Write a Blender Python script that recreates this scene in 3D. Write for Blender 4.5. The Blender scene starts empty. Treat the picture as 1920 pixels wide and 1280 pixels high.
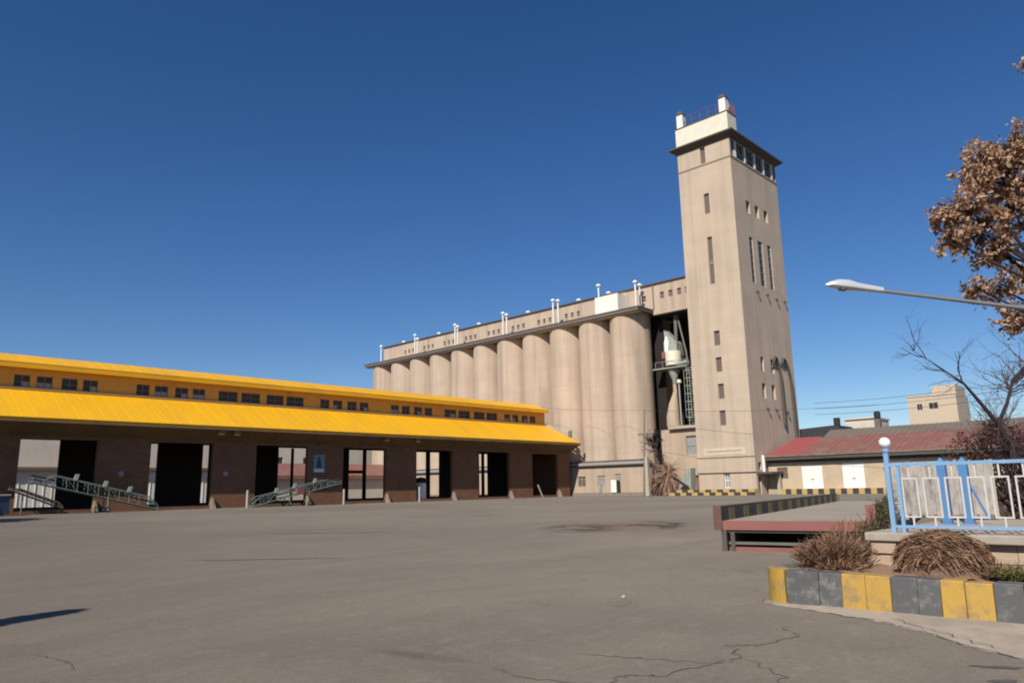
import bpy, math, random
from mathutils import Vector, Matrix, noise as mnoise
R = math.radians
random.seed(7)
scene = bpy.context.scene
COL = scene.collection

# ------------------------------------------------------------------ materials
def nt(name):
    m = bpy.data.materials.new(name); m.use_nodes = True
    t = m.node_tree; t.nodes.clear()
    out = t.nodes.new('ShaderNodeOutputMaterial'); b = t.nodes.new('ShaderNodeBsdfPrincipled')
    t.links.new(b.outputs['BSDF'], out.inputs['Surface'])
    return m, t, b
def N(t, typ, **kw):
    n = t.nodes.new(typ)
    for k, v in kw.items():
        if k.startswith('i_'):
            n.inputs[k[2:].replace('_', ' ')].default_value = v
        else: setattr(n, k, v)
    return n
def pos(t, scale=(1, 1, 1)):
    g = N(t, 'ShaderNodeNewGeometry')
    m = N(t, 'ShaderNodeMapping'); m.inputs['Scale'].default_value = scale
    t.links.new(g.outputs['Position'], m.inputs['Vector'])
    return m.outputs['Vector']
def noise(t, vec, scale, detail=4, rough=.6, dist=0.):
    n = N(t, 'ShaderNodeTexNoise'); n.inputs['Scale'].default_value = scale
    n.inputs['Detail'].default_value = detail; n.inputs['Roughness'].default_value = rough
    n.inputs['Distortion'].default_value = dist
    t.links.new(vec, n.inputs['Vector']); return n.outputs['Fac']
def ramp(t, fac, a, b, ca=(0, 0, 0, 1), cb=(1, 1, 1, 1)):
    r = N(t, 'ShaderNodeValToRGB'); e = r.color_ramp.elements
    e[0].position = a; e[0].color = ca; e[1].position = b; e[1].color = cb
    t.links.new(fac, r.inputs['Fac']); return r.outputs['Color']
def mix(t, fac, a, b, mode='MIX'):
    m = N(t, 'ShaderNodeMix', data_type='RGBA', blend_type=mode)
    for s, v in ((0, fac), (6, a), (7, b)):
        if isinstance(v, (int, float)): m.inputs[s].default_value = v
        elif isinstance(v, (tuple, list)): m.inputs[s].default_value = (*v[:3], 1)
        else: t.links.new(v, m.inputs[s])
    return m.outputs[2]
def bump(t, b, h, strength=.3, dist=.02):
    n = N(t, 'ShaderNodeBump'); n.inputs['Strength'].default_value = strength; n.inputs['Distance'].default_value = dist
    t.links.new(h, n.inputs['Height']); t.links.new(n.outputs['Normal'], b.inputs['Normal'])
def mul(c, k): return tuple(min(1, x * k) for x in c)

def plain(name, c, rough=.7, metal=0., var=.18, scale=3., dirt=None, dscale=1.2, damt=.5, bmp=.15, sc=(1, 1, 1), dr=0.):
    m, t, b = nt(name); v = pos(t, sc)
    f = noise(t, v, scale, 6)
    col = mix(t, f, mul(c, 1 - var), mul(c, 1 + var))
    if dirt:
        d = ramp(t, noise(t, v, dscale, 8, .7), .5 - .05, .72)
        dm = N(t, 'ShaderNodeMath', operation='MULTIPLY'); dm.inputs[1].default_value = damt
        t.links.new(d, dm.inputs[0]); col = mix(t, dm.outputs[0], col, dirt)
    t.links.new(col, b.inputs['Base Color'])
    b.inputs['Roughness'].default_value = rough; b.inputs['Metallic'].default_value = metal
    b.inputs['Diffuse Roughness'].default_value = dr
    if bmp: bump(t, b, noise(t, v, scale * 6, 4), bmp, .02)
    return m

def concrete(name, c, streak=.35, band=1.2, stain=(.2, .15, .11), warm=(.62, .43, .31)):
    """weathered render: pour bands, vertical rain streaks, blotches"""
    m, t, b = nt(name)
    v = pos(t)
    col = mix(t, ramp(t, noise(t, v, .22, 5, .6), .35, .65), mul(c, .92), mul(c, 1.08))
    col = mix(t, .22, col, warm) if warm else col
    vs = pos(t, (.75, .75, .03))
    st = ramp(t, noise(t, vs, 1., 4, .6, .3), .46, .72)
    sm = N(t, 'ShaderNodeMath', operation='MULTIPLY'); sm.inputs[1].default_value = streak
    t.links.new(st, sm.inputs[0]); col = mix(t, sm.outputs[0], col, stain)
    vb = pos(t, (.02, .02, band))
    bd = ramp(t, noise(t, vb, 1.3, 3, .8), .35, .7)
    bm = N(t, 'ShaderNodeMath', operation='MULTIPLY'); bm.inputs[1].default_value = .16
    t.links.new(bd, bm.inputs[0]); col = mix(t, bm.outputs[0], col, mul(c, .62))
    # thin joint lines between concrete lifts
    sp = N(t, 'ShaderNodeSeparateXYZ'); t.links.new(v, sp.inputs[0])
    md = N(t, 'ShaderNodeMath', operation='PINGPONG'); md.inputs[1].default_value = 1.15
    t.links.new(sp.outputs['Z'], md.inputs[0])
    jl = ramp(t, md.outputs[0], .0, .06, (1, 1, 1, 1), (0, 0, 0, 1))
    jn = mix(t, ramp(t, noise(t, v, .5, 3), .4, .6), (0, 0, 0), jl)
    jm = N(t, 'ShaderNodeMath', operation='MULTIPLY'); jm.inputs[1].default_value = .16
    t.links.new(jn, jm.inputs[0]); col = mix(t, jm.outputs[0], col, mul(c, .5))
    sp_ = ramp(t, noise(t, v, 2.2, 8, .75), .62, .8)
    s2 = N(t, 'ShaderNodeMath', operation='MULTIPLY'); s2.inputs[1].default_value = .35
    t.links.new(sp_, s2.inputs[0]); col = mix(t, s2.outputs[0], col, stain)
    t.links.new(col, b.inputs['Base Color']); b.inputs['Roughness'].default_value = .9
    b.inputs['Diffuse Roughness'].default_value = .1
    bump(t, b, noise(t, v, 1.5, 8, .7), .35, .06)
    return m

def asphalt(name):
    m, t, b = nt(name); v = pos(t)
    c1 = mix(t, ramp(t, noise(t, v, .06, 6, .6, .6), .34, .66), (.128, .114, .099), (.20, .174, .142))
    c1 = mix(t, ramp(t, noise(t, v, .5, 8, .65, .4), .38, .72), c1, (.17, .148, .122))
    vt = pos(t, (.05, .5, 1))          # faint wheel tracks running along the yard
    c1 = mix(t, mix(t, .5, (0, 0, 0), ramp(t, noise(t, vt, 1., 5, .6), .5, .75)), c1, (.118, .105, .092))
    c1 = mix(t, .5, c1, mix(t, ramp(t, noise(t, v, 11., 7, .75), .32, .68), (.33, .32, .31), (.64, .63, .61)), 'OVERLAY')
    c1 = mix(t, 1., c1, (.885, .88, .865), 'MULTIPLY')
    fine = noise(t, v, 55., 5, .8)
    c1 = mix(t, .6, c1, mix(t, ramp(t, fine, .32, .68), (.2, .19, .18), (.82, .80, .78)), 'OVERLAY')
    c1 = mix(t, mix(t, .45, (0, 0, 0), ramp(t, noise(t, pos(t, (.35, .9, 1)), 1.3, 9, .75, .8), .46, .62)), c1, (.105, .093, .080))
    c1 = mix(t, mix(t, .4, (0, 0, 0), ramp(t, noise(t, v, 2.6, 8, .75), .55, .72)), c1, (.215, .188, .155))
    # oil spots
    c1 = mix(t, mix(t, .5, (0, 0, 0), ramp(t, noise(t, v, .9, 5, .5, 1.), .66, .74)), c1, (.085, .076, .066))
    # crazed cracks in parts of the yard
    nd = N(t, 'ShaderNodeTexNoise'); nd.inputs['Scale'].default_value = .9; nd.inputs['Detail'].default_value = 6
    t.links.new(v, nd.inputs['Vector'])
    va = N(t, 'ShaderNodeVectorMath', operation='MULTIPLY_ADD'); va.inputs[1].default_value = (1.6, 1.6, 0)
    t.links.new(nd.outputs['Color'], va.inputs[0]); t.links.new(v, va.inputs[2])
    vo = N(t, 'ShaderNodeTexVoronoi', feature='DISTANCE_TO_EDGE'); vo.inputs['Scale'].default_value = .32
    t.links.new(va.outputs[0], vo.inputs['Vector'])
    cr = ramp(t, vo.outputs['Distance'], .0, .011, (1, 1, 1, 1), (0, 0, 0, 1))
    msk = ramp(t, noise(t, v, .16, 3), .5, .62)
    crm = mix(t, msk, (0, 0, 0), cr)
    c1 = mix(t, mix(t, .6, (0, 0, 0), crm), c1, (.115, .102, .088))
    # broken, oil-soaked spots with their own outlines: (centre, half sizes, angle, darkness)
    for cx, cy, ax, ay, ang, col_, sc_, lo, hi in ((25.0, 18.4, 2.9, 4.4, -52, (.135, .093, .072), .8, .34, .44), (23.6, 19.0, 2.0, 3.6, -52, (.040, .031, .026), .6, .44, .54), (26.6, 17.4, 2.2, 4.0, -52, (.040, .031, .026), .6, .45, .55),
                                       (4.9, 6.05, .75, .17, -78, (.085, .077, .068), 3., .30, .5), (30.5, 34., 5., 3., -40, (.10, .088, .075), .5, .48, .6)):
        mp = N(t, 'ShaderNodeMapping', vector_type='TEXTURE'); mp.inputs['Location'].default_value = (cx, cy, 0); mp.inputs['Rotation'].default_value = (0, 0, R(ang)); mp.inputs['Scale'].default_value = (ax, ay, 1)
        t.links.new(v, mp.inputs['Vector']); ln = N(t, 'ShaderNodeVectorMath', operation='LENGTH'); t.links.new(mp.outputs[0], ln.inputs[0])
        e_ = ramp(t, ln.outputs['Value'], .35, 1.05, (1, 1, 1, 1), (0, 0, 0, 1))
        ns = ramp(t, noise(t, v, sc_, 9, .68, .5), lo, hi)
        mk = N(t, 'ShaderNodeMath', operation='MULTIPLY'); t.links.new(e_, mk.inputs[0]); t.links.new(ns, mk.inputs[1])
        c1 = mix(t, mk.outputs[0], c1, col_)
    t.links.new(c1, b.inputs['Base Color'])
    b.inputs['Roughness'].default_value = .92; b.inputs['Diffuse Roughness'].default_value = 1.
    b.inputs['Specular IOR Level'].default_value = .25
    h = N(t, 'ShaderNodeMath', operation='ADD'); t.links.new(fine, h.inputs[0])
    t.links.new(noise(t, v, 4., 5), h.inputs[1])
    bump(t, b, h.outputs[0], .35, .012)
    return m

def brick(name, c1, c2, mortar, w=.5, h=.16):
    m, t, b = nt(name)
    g = N(t, 'ShaderNodeNewGeometry'); s = N(t, 'ShaderNodeSeparateXYZ'); t.links.new(g.outputs['Position'], s.inputs[0])
    ad = N(t, 'ShaderNodeMath', operation='ADD'); t.links.new(s.outputs['X'], ad.inputs[0]); t.links.new(s.outputs['Y'], ad.inputs[1])
    cb = N(t, 'ShaderNodeCombineXYZ'); t.links.new(ad.outputs[0], cb.inputs['X']); t.links.new(s.outputs['Z'], cb.inputs['Y'])
    br = N(t, 'ShaderNodeTexBrick'); br.inputs['Scale'].default_value = 1
    br.inputs['Color1'].default_value = (*c1, 1); br.inputs['Color2'].default_value = (*c2, 1); br.inputs['Mortar'].default_value = (*mortar, 1)
    br.inputs['Brick Width'].default_value = w; br.inputs['Row Height'].default_value = h; br.inputs['Mortar Size'].default_value = .018
    t.links.new(cb.outputs[0], br.inputs['Vector'])
    v = pos(t)
    col = mix(t, ramp(t, noise(t, v, .8, 7, .7), .45, .75), br.outputs['Color'], mul(c1, .6))
    t.links.new(col, b.inputs['Base Color']); b.inputs['Roughness'].default_value = .92
    bump(t, b, br.outputs['Fac'], -.3, .02)
    return m

def paint(name, c, wear=(.25, .22, .19), amt=.55, scale=4., rough=.6, edge=.56):
    m, t, b = nt(name); v = pos(t)
    f = noise(t, v, scale, 9, .72)
    col = mix(t, noise(t, v, scale * .4, 4), mul(c, .82), mul(c, 1.1))
    k = N(t, 'ShaderNodeMath', operation='MULTIPLY'); k.inputs[1].default_value = amt
    t.links.new(ramp(t, f, edge, edge + .12), k.inputs[0])
    col = mix(t, k.outputs[0], col, wear)
    col = mix(t, mix(t, .35, (0, 0, 0), ramp(t, noise(t, v, scale * 9, 3), .6, .75)), col, mul(wear, .5))
    t.links.new(col, b.inputs['Base Color']); b.inputs['Roughness'].default_value = rough
    bump(t, b, f, .25, .01)
    return m

def leafmat(name, cols, trans=.25, rough=.7):
    """colour varies leaf to leaf (random per mesh island)"""
    m, t, b = nt(name)
    g = N(t, 'ShaderNodeNewGeometry')
    r = N(t, 'ShaderNodeValToRGB'); e = r.color_ramp.elements
    e[0].color = (*cols[0], 1); e[1].color = (*cols[-1], 1)
    for i, c in enumerate(cols[1:-1]):
        x = r.color_ramp.elements.new((i + 1) / (len(cols) - 1)); x.color = (*c, 1)
    t.links.new(g.outputs['Random Per Island'], r.inputs['Fac'])
    t.links.new(r.outputs['Color'], b.inputs['Base Color']); b.inputs['Roughness'].default_value = rough
    if trans:
        tr = N(t, 'ShaderNodeBsdfTranslucent'); t.links.new(r.outputs['Color'], tr.inputs['Color'])
        mx = N(t, 'ShaderNodeMixShader'); mx.inputs[0].default_value = trans
        out = [n for n in t.nodes if n.type == 'OUTPUT_MATERIAL'][0]
        t.links.new(b.outputs[0], mx.inputs[1]); t.links.new(tr.outputs[0], mx.inputs[2]); t.links.new(mx.outputs[0], out.inputs['Surface'])
    return m

M = dict(
    asphalt=asphalt('asphalt'),
    crack=plain('crack_dark', (.105, .092, .079), .95, bmp=0),
    stain=plain('oily_grit', (.05, .038, .033), .85, var=.5, scale=6, dirt=(.17, .11, .085), dscale=2., damt=.8),
    stainlight=plain('broken_asphalt', (.115, .088, .072), .95, var=.35, scale=5, dirt=(.08, .062, .052), dscale=1.4, damt=.8), patch=plain('fresh_tar_patch', (.105, .094, .082), .8, var=.25, scale=9),
    tower=concrete('tower_render', (.525, .42, .32), .28, warm=(.545, .42, .315)),
    silo=concrete('silo_concrete', (.51, .405, .31), .46, warm=(.54, .40, .305)),
    plinth=concrete('annex_render', (.47, .37, .275), .3, warm=(.46, .33, .23)),
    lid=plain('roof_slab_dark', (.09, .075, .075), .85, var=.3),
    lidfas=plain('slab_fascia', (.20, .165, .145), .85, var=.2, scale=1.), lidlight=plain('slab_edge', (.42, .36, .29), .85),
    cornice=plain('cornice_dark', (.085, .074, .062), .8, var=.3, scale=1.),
    cream=plain('cream_paint', (.74, .68, .55), .6, dirt=(.45, .4, .33), dscale=.8, damt=.35),
    white=plain('white_paint', (.78, .76, .70), .55, dirt=(.45, .42, .37), dscale=1.5, damt=.3),
    glass=None, darkwin=plain('dark_window', (.045, .036, .034), .25, var=.3, scale=1.5, bmp=0),
    brownwin=plain('brown_louvre', (.13, .098, .09), .6, var=.25, scale=2.),
    nichepane=plain('niche_pane', (.21, .175, .145), .6, var=.2, scale=1., bmp=0), palepane=plain('frosted_pane', (.30, .30, .29), .35, var=.3, scale=1., bmp=0),
    frame=plain('window_frame', (.22, .17, .12), .6),
    greyframe=plain('grey_frame', (.35, .33, .29), .6),
    yellow=plain('yellow_roof_sheet', (.82, .43, .008), .5, var=.10, scale=.5, dirt=(.56, .31, .04), dscale=.35, damt=.45, bmp=.05, sc=(1, .25, .25)),
    orange=plain('ochre_wall', (.62, .345, .07), .8, var=.12, scale=.6, dirt=(.3, .16, .05), dscale=.6, damt=.5),
    pinkflash=plain('flashing', (.50, .34, .17), .7),
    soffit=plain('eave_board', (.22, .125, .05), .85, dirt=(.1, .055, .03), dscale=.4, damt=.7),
    brick=brick('brown_brick', (.26, .115, .055), (.20, .085, .042), (.16, .10, .065)),
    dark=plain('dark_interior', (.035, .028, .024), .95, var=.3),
    floor=plain('loading_floor', (.13, .11, .09), .9),
    verge=plain('grey_verge', (.34, .32, .29), .8),
    black=plain('shade_black', (.018, .013, .012), .9, var=.4, bmp=0),  # near-black that paints shade into the gap and under the weighbridge
    green=paint('green_machine_paint', (.15, .21, .19), (.26, .23, .19), .85, 2.5, edge=.5),
    rubber=plain('rubber', (.02, .02, .02), .85, bmp=0),
    rustdark=paint('dark_rust', (.13, .062, .05), (.2, .12, .09), .6, 3.), dullyellow=paint('worn_yellow', (.33, .22, .05), (.1, .08, .05), .8, 4., edge=.52), rust=paint('red_oxide_steel', (.27, .10, .082), (.16, .09, .07), .7, 2.2),
    redroof=paint('red_sheet', (.33, .085, .08), (.29, .16, .13), .6, .9),
    brownroof=paint('weathered_red_sheet', (.25, .105, .08), (.24, .155, .12), .9, .6, edge=.5),
    greyroof=plain('grey_old_roof', (.16, .13, .105), .9),
    blackroof=plain('tarred_roof', (.022, .024, .028), .7),
    beige=plain('beige_wall', (.52, .41, .285), .9, var=.1, dirt=(.37, .27, .18), dscale=.5, damt=.6),
    pinkbeige=plain('rear_wall', (.62, .56, .48), .9, var=.1, dirt=(.45, .36, .28), dscale=.35, damt=.5),
    tan=plain('tan_block', (.54, .44, .325), .9, var=.08),
    nameb=plain('faded_board', (.60, .50, .38), .9, var=.08, dirt=(.47, .36, .26), dscale=1.2, damt=.8), whitedoor=plain('white_steel_door', (.80, .79, .74), .5, var=.03, scale=1., bmp=.03),
    kerby=paint('kerb_yellow', (.50, .30, .055), (.30, .20, .10), .9, 4., edge=.49),
    kerbg=paint('kerb_grey', (.10, .10, .098), (.21, .2, .18), .9, 4., edge=.5),
    kerbk=paint('kerb_black', (.05, .042, .038), (.16, .13, .10), .6, 3.),
    kerbyy=paint('kerb_yellow_far', (.50, .345, .11), (.33, .27, .18), .7, 3.),
    gutter=plain('gutter_concrete', (.265, .22, .175), .95, var=.2, scale=5, dirt=(.16, .13, .105), dscale=1.6, damt=.8, dr=.8),
    soil=plain('dry_soil', (.215, .13, .085), 1., var=.4, scale=14, bmp=.8, dr=1.),
    stone=plain('pale_stone', (.47, .355, .255), .9, var=.25, scale=5, dirt=(.3, .2, .13), dscale=2.5, damt=.7, bmp=.5),
    deck=plain('deck_concrete', (.22, .19, .155), .95, var=.15, scale=2, dirt=(.13, .11, .09), dscale=.8, damt=.6, dr=.8), slab=plain('cap_slab', (.40, .345, .28), .9, var=.15, scale=6, dirt=(.24, .2, .16), dscale=2., damt=.6),
    blue=paint('blue_rail_paint', (.215, .385, .60), (.40, .46, .52), .55, 14., .45),
    deepblue=paint('deep_blue_paint', (.085, .215, .44), (.14, .26, .45), .5, 9., .45),
    whiterail=paint('white_rail_paint', (.62, .57, .51), (.40, .34, .29), .6, 18., .5),
    globe=plain('opal_globe', (.86, .87, .84), .25, var=.02, bmp=0),
    galv=plain('galvanised', (.42, .41, .40), .42, .65, var=.12, scale=9, bmp=.05),
    lamp=plain('lamp_shell', (.72, .72, .72), .25, .35, var=.04, bmp=0),
    board=plain('flaky_whitewash', (.40, .36, .325), .9, var=.3, scale=5, dirt=(.11, .09, .08), dscale=2.6, damt=.9, sc=(3, 3, .9)),
    bark=plain('dark_bark', (.032, .024, .022), .95, var=.4, scale=12),
    twig=plain('reddish_twig', (.085, .05, .045), .95, var=.3, scale=12, bmp=0),
    concpole=plain('concrete_pole', (.42, .37, .29), .9),
    steel=plain('dull_steel', (.17, .155, .14), .6, .3),
    wire=plain('wire', (.03, .03, .032), .6, bmp=0),
    greenish=plain('pale_green_steel', (.30, .33, .29), .6, dirt=(.16, .13, .11), dscale=1.5),
    bluebin=paint('dark_blue_paint', (.035, .075, .125), (.1, .07, .055), .6, 3.),
    signblue=plain('sign_blue', (.17, .26, .31), .5, bmp=0), signdark=plain('sign_dark', (.02, .045, .07), .5, bmp=0),
    straw=leafmat('straw', [(.07, .035, .02), (.15, .078, .043), (.225, .125, .07), (.34, .205, .125)], .1),
    dryleaf=leafmat('dry_leaf', [(.26, .14, .08), (.43, .25, .145), (.56, .37, .235), (.68, .48, .34)], .4),
    redleaf=leafmat('dry_red_leaf', [(.04, .02, .017), (.10, .042, .03), (.155, .06, .045), (.19, .105, .075)], .15),
    darkleaf=leafmat('dark_dry_leaf', [(.022, .016, .014), (.05, .032, .027), (.085, .05, .04)], .1),
    weed=leafmat('weed', [(.06, .09, .02), (.13, .14, .035), (.2, .16, .06)], .25),
    conif=leafmat('conifer', [(.02, .035, .015), (.045, .065, .025)], .1),
    frond=leafmat('dead_frond', [(.2, .115, .075), (.36, .215, .14), (.47, .31, .2)], .15),
)
def glassmat():
    m, t, b = nt('window_glass'); v = pos(t)
    t.links.new(mix(t, noise(t, v, .7, 3), (.02, .02, .025), (.07, .065, .065)), b.inputs['Base Color'])
    b.inputs['Roughness'].default_value = .35; b.inputs['Specular IOR Level'].default_value = .3
    return m
M['glass'] = glassmat()

# ------------------------------------------------------------------ mesh builder
class MB:
    def __init__(s): s.v = []; s.f = []
    def quad(s, a, b, c, d):
        n = len(s.v); s.v += [tuple(a), tuple(b), tuple(c), tuple(d)]; s.f.append((n, n+1, n+2, n+3)); return s
    def tri(s, a, b, c):
        n = len(s.v); s.v += [tuple(a), tuple(b), tuple(c)]; s.f.append((n, n+1, n+2)); return s
    def hexa(s, p):                      # 8 points: bottom ring ccw, top ring ccw
        n = len(s.v); s.v += [tuple(q) for q in p]
        for f in ((3, 2, 1, 0), (4, 5, 6, 7), (0, 1, 5, 4), (1, 2, 6, 5), (2, 3, 7, 6), (3, 0, 4, 7)): s.f.append(tuple(n+i for i in f))
        return s
    def box(s, a, b):
        (x0, y0, z0), (x1, y1, z1) = [(min(p), max(p)) for p in zip(a, b)] and (tuple(min(p) for p in zip(a, b)), tuple(max(p) for p in zip(a, b)))
        return s.hexa([(x0, y0, z0), (x1, y0, z0), (x1, y1, z0), (x0, y1, z0), (x0, y0, z1), (x1, y0, z1), (x1, y1, z1), (x0, y1, z1)])
    def obox(s, o, ux, uy, uz, sx, sy, sz):   # oriented box from corner o
        o, ux, uy, uz = map(Vector, (o, ux, uy, uz)); p = []
        for k in (0, sz):
            for i, j in ((0, 0), (sx, 0), (sx, sy), (0, sy)): p.append(o + ux*i + uy*j + uz*k)
        return s.hexa(p)
    def tube(s, pts, rad, n=8, cap=True):
        pts = [Vector(p) for p in pts]
        if isinstance(rad, (int, float)): rad = [rad]*len(pts)
        rings = []; up = None
        for i, p in enumerate(pts):
            d = (pts[min(i+1, len(pts)-1)] - pts[max(i-1, 0)])
            if d.length < 1e-9: d = Vector((0, 0, 1))
            d.normalize()
            if up is None:
                up = Vector((0, 0, 1)) if abs(d.z) < .9 else Vector((1, 0, 0))
            a = d.cross(up)
            if a.length < 1e-6: a = d.orthogonal()
            a.normalize(); b = a.cross(d); up = b
            st = len(s.v)
            for k in range(n):
                q = 2*math.pi*k/n; s.v.append(tuple(p + (a*math.cos(q) + b*math.sin(q))*rad[i]))
            rings.append(st)
        for r0, r1 in zip(rings, rings[1:]):
            for k in range(n): s.f.append((r0+k, r0+(k+1) % n, r1+(k+1) % n, r1+k))
        if cap and n > 2:
            s.f.append(tuple(rings[0]+k for k in range(n-1, -1, -1))); s.f.append(tuple(rings[-1]+k for k in range(n)))
        return s
    def lathe(s, c, prof, n=24, axis=(0, 0, 1)):
        c = Vector(c); ax = Vector(axis).normalized(); a = ax.orthogonal().normalized(); b = ax.cross(a)
        rings = []
        for r, h in prof:
            st = len(s.v); rings.append(st)
            for k in range(n):
                q = 2*math.pi*k/n; s.v.append(tuple(c + ax*h + (a*math.cos(q)+b*math.sin(q))*max(r, 1e-4)))
        for r0, r1 in zip(rings, rings[1:]):
            for k in range(n): s.f.append((r0+k, r0+(k+1) % n, r1+(k+1) % n, r1+k))
        s.f.append(tuple(rings[0]+k for k in range(n-1, -1, -1))); s.f.append(tuple(rings[-1]+k for k in range(n)))
        return s
    def wall(s, o, u, nrm, U, W, holes=(), depth=.3, thick=0.):
        """upright wall face with real openings and reveals. holes (u0,w0,u1,w1)"""
        o, u, nrm = Vector(o), Vector(u), Vector(nrm); w = Vector((0, 0, 1))
        us = sorted({U[0], U[1], *[h[0] for h in holes], *[h[2] for h in holes]}); us = [x for x in us if U[0] <= x <= U[1]]
        ws = sorted({W[0], W[1], *[h[1] for h in holes], *[h[3] for h in holes]}); ws = [x for x in ws if W[0] <= x <= W[1]]
        P = lambda a, b, d=0: o + u*a + w*b - nrm*d
        flip = u.cross(w).dot(nrm) < 0
        def q(a, b, c, d): s.quad(d, c, b, a) if flip else s.quad(a, b, c, d)
        for a0, a1 in zip(us, us[1:]):
            for b0, b1 in zip(ws, ws[1:]):
                cu, cw = (a0+a1)/2, (b0+b1)/2
                if any(h[0] < cu < h[2] and h[1] < cw < h[3] for h in holes): continue
                q(P(a0, b0), P(a1, b0), P(a1, b1), P(a0, b1))
                if thick: q(P(a0, b1, thick), P(a1, b1, thick), P(a1, b0, thick), P(a0, b0, thick))
        dd = thick or depth
        for a0, b0, a1, b1 in holes:
            q(P(a0, b0), P(a0, b0, dd), P(a1, b0, dd), P(a1, b0)); q(P(a1, b1), P(a1, b1, dd), P(a0, b1, dd), P(a0, b1))
            q(P(a0, b1), P(a0, b1, dd), P(a0, b0, dd), P(a0, b0)); q(P(a1, b0), P(a1, b0, dd), P(a1, b1, dd), P(a1, b1))
        if thick:
            a0, a1, b0, b1 = *U, *W
            q(P(a0, b1), P(a1, b1), P(a1, b1, dd), P(a0, b1, dd)); q(P(a0, b0), P(a0, b1), P(a0, b1, dd), P(a0, b0, dd)); q(P(a1, b0, dd), P(a1, b1, dd), P(a1, b1), P(a1, b0))
        return s
    def build(s, name, mat, parent=None, loc=None, smooth=False, **props):
        off = Vector(loc) if loc is not None else Vector((0, 0, 0))
        p = parent; root = Vector((0, 0, 0)); inv = Matrix.Identity(4)
        if parent is not None:
            mw = world(parent); inv = mw.inverted(); off = Vector((0, 0, 0))
        me = bpy.data.meshes.new(name)
        if parent is not None: vs = [tuple(inv @ Vector(v)) for v in s.v]
        else: vs = [tuple(Vector(v)-off) for v in s.v]
        me.from_pydata(vs, [], s.f); me.update()
        ms = mat if isinstance(mat, (list, tuple)) else [mat]
        for m_ in ms: me.materials.append(m_)
        if smooth:
            me.polygons.foreach_set('use_smooth', [True]*len(me.polygons)); me.set_sharp_from_angle(angle=R(40))
        o = bpy.data.objects.new(name, me); COL.objects.link(o)
        if parent is not None: o.parent = parent
        else: o.location = off
        for k, v in props.items(): o[k] = v
        return o
def world(o):
    m = Matrix.LocRotScale(o.location, o.rotation_euler, o.scale)
    return world(o.parent) @ m if o.parent else m
def thing(name, label, cat, loc, group=None):
    o = bpy.data.objects.new(name, None); COL.objects.link(o); o.location = loc; o.empty_display_size = .3
    o['label'] = label; o['category'] = cat
    if group: o['group'] = group
    return o
def tag(o, label, cat, group=None):
    o['label'] = label; o['category'] = cat
    if group: o['group'] = group
    return o
def copy_tree(o, parent=None):
    c = o.copy(); COL.objects.link(c); c.parent = parent
    for ch in list(o.children): copy_tree(ch, c)
    return c
def bevel(o, w=.02, seg=2):
    b = o.modifiers.new('bevel', 'BEVEL'); b.width = w; b.segments = seg; b.limit_method = 'ANGLE'; return o

# ------------------------------------------------------------------ camera, sky, sun
cam = bpy.data.cameras.new('camera'); co = bpy.data.objects.new('camera', cam); COL.objects.link(co)
pit, roll, yaw = 0.194965, -0.0192294, 0.76616
F = Vector((math.cos(yaw)*math.cos(pit), math.sin(yaw)*math.cos(pit), math.sin(pit)))
Rt = Vector((math.sin(yaw), -math.cos(yaw), 0)); U = Rt.cross(F)
RR = Rt*math.cos(roll)+U*math.sin(roll); UU = U*math.cos(roll)-Rt*math.sin(roll)
mw = Matrix((RR, UU, -F)).transposed().to_4x4(); mw.translation = (0, 0, 1.6); co.matrix_world = mw
cam.sensor_width = 36; cam.lens = 26.02; cam.clip_end = 6000; cam.clip_start = .1
scene.camera = co

SUN = Vector((-.733, -.232, .64)).normalized()
el = math.asin(SUN.z); az = math.atan2(SUN.x, SUN.y)
w = bpy.data.worlds.new('World'); scene.world = w; w.use_nodes = True
t = w.node_tree; t.nodes.clear()
sky = t.nodes.new('ShaderNodeTexSky'); sky.sky_type = 'NISHITA'; sky.sun_disc = False
sky.sun_elevation = el; sky.sun_rotation = az % (2*math.pi); sky.altitude = 1300; sky.air_density = 1.0; sky.dust_density = .35; sky.ozone_density = 2.2
bg = t.nodes.new('ShaderNodeBackground'); bg.inputs[1].default_value = .07
wo = t.nodes.new('ShaderNodeOutputWorld'); hs_ = t.nodes.new('ShaderNodeHueSaturation'); hs_.inputs['Saturation'].default_value = 1.29; hs_.inputs['Hue'].default_value = .508; t.links.new(sky.outputs[0], hs_.inputs['Color']); t.links.new(hs_.outputs[0], bg.inputs[0]); t.links.new(bg.outputs[0], wo.inputs[0])
sl = bpy.data.lights.new('sun', 'SUN'); sl.energy = 3.9; sl.angle = R(.53); sl.color = (1., .93, .82)
so = bpy.data.objects.new('sun', sl); COL.objects.link(so); so.rotation_euler = SUN.to_track_quat('Z', 'Y').to_euler(); so.location = (0, 0, 80)
scene.view_settings.view_transform = 'Standard'; scene.view_settings.look = 'None'; scene.view_settings.exposure = .42; scene.view_settings.gamma = 1
scene.cycles.max_bounces = 6; scene.render.filter_size = 1.9 if hasattr(scene.render, 'filter_size') else 1.5
scene.cycles.pixel_filter_type = 'BLACKMAN_HARRIS'; scene.cycles.filter_width = 1.9

# ------------------------------------------------------------------ ground
g = MB()
g.quad((-2500, -2500, 0), (2500, -2500, 0), (2500, 2500, 0), (-2500, 2500, 0)); g.build('ground', M['asphalt'], kind='structure')

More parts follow.
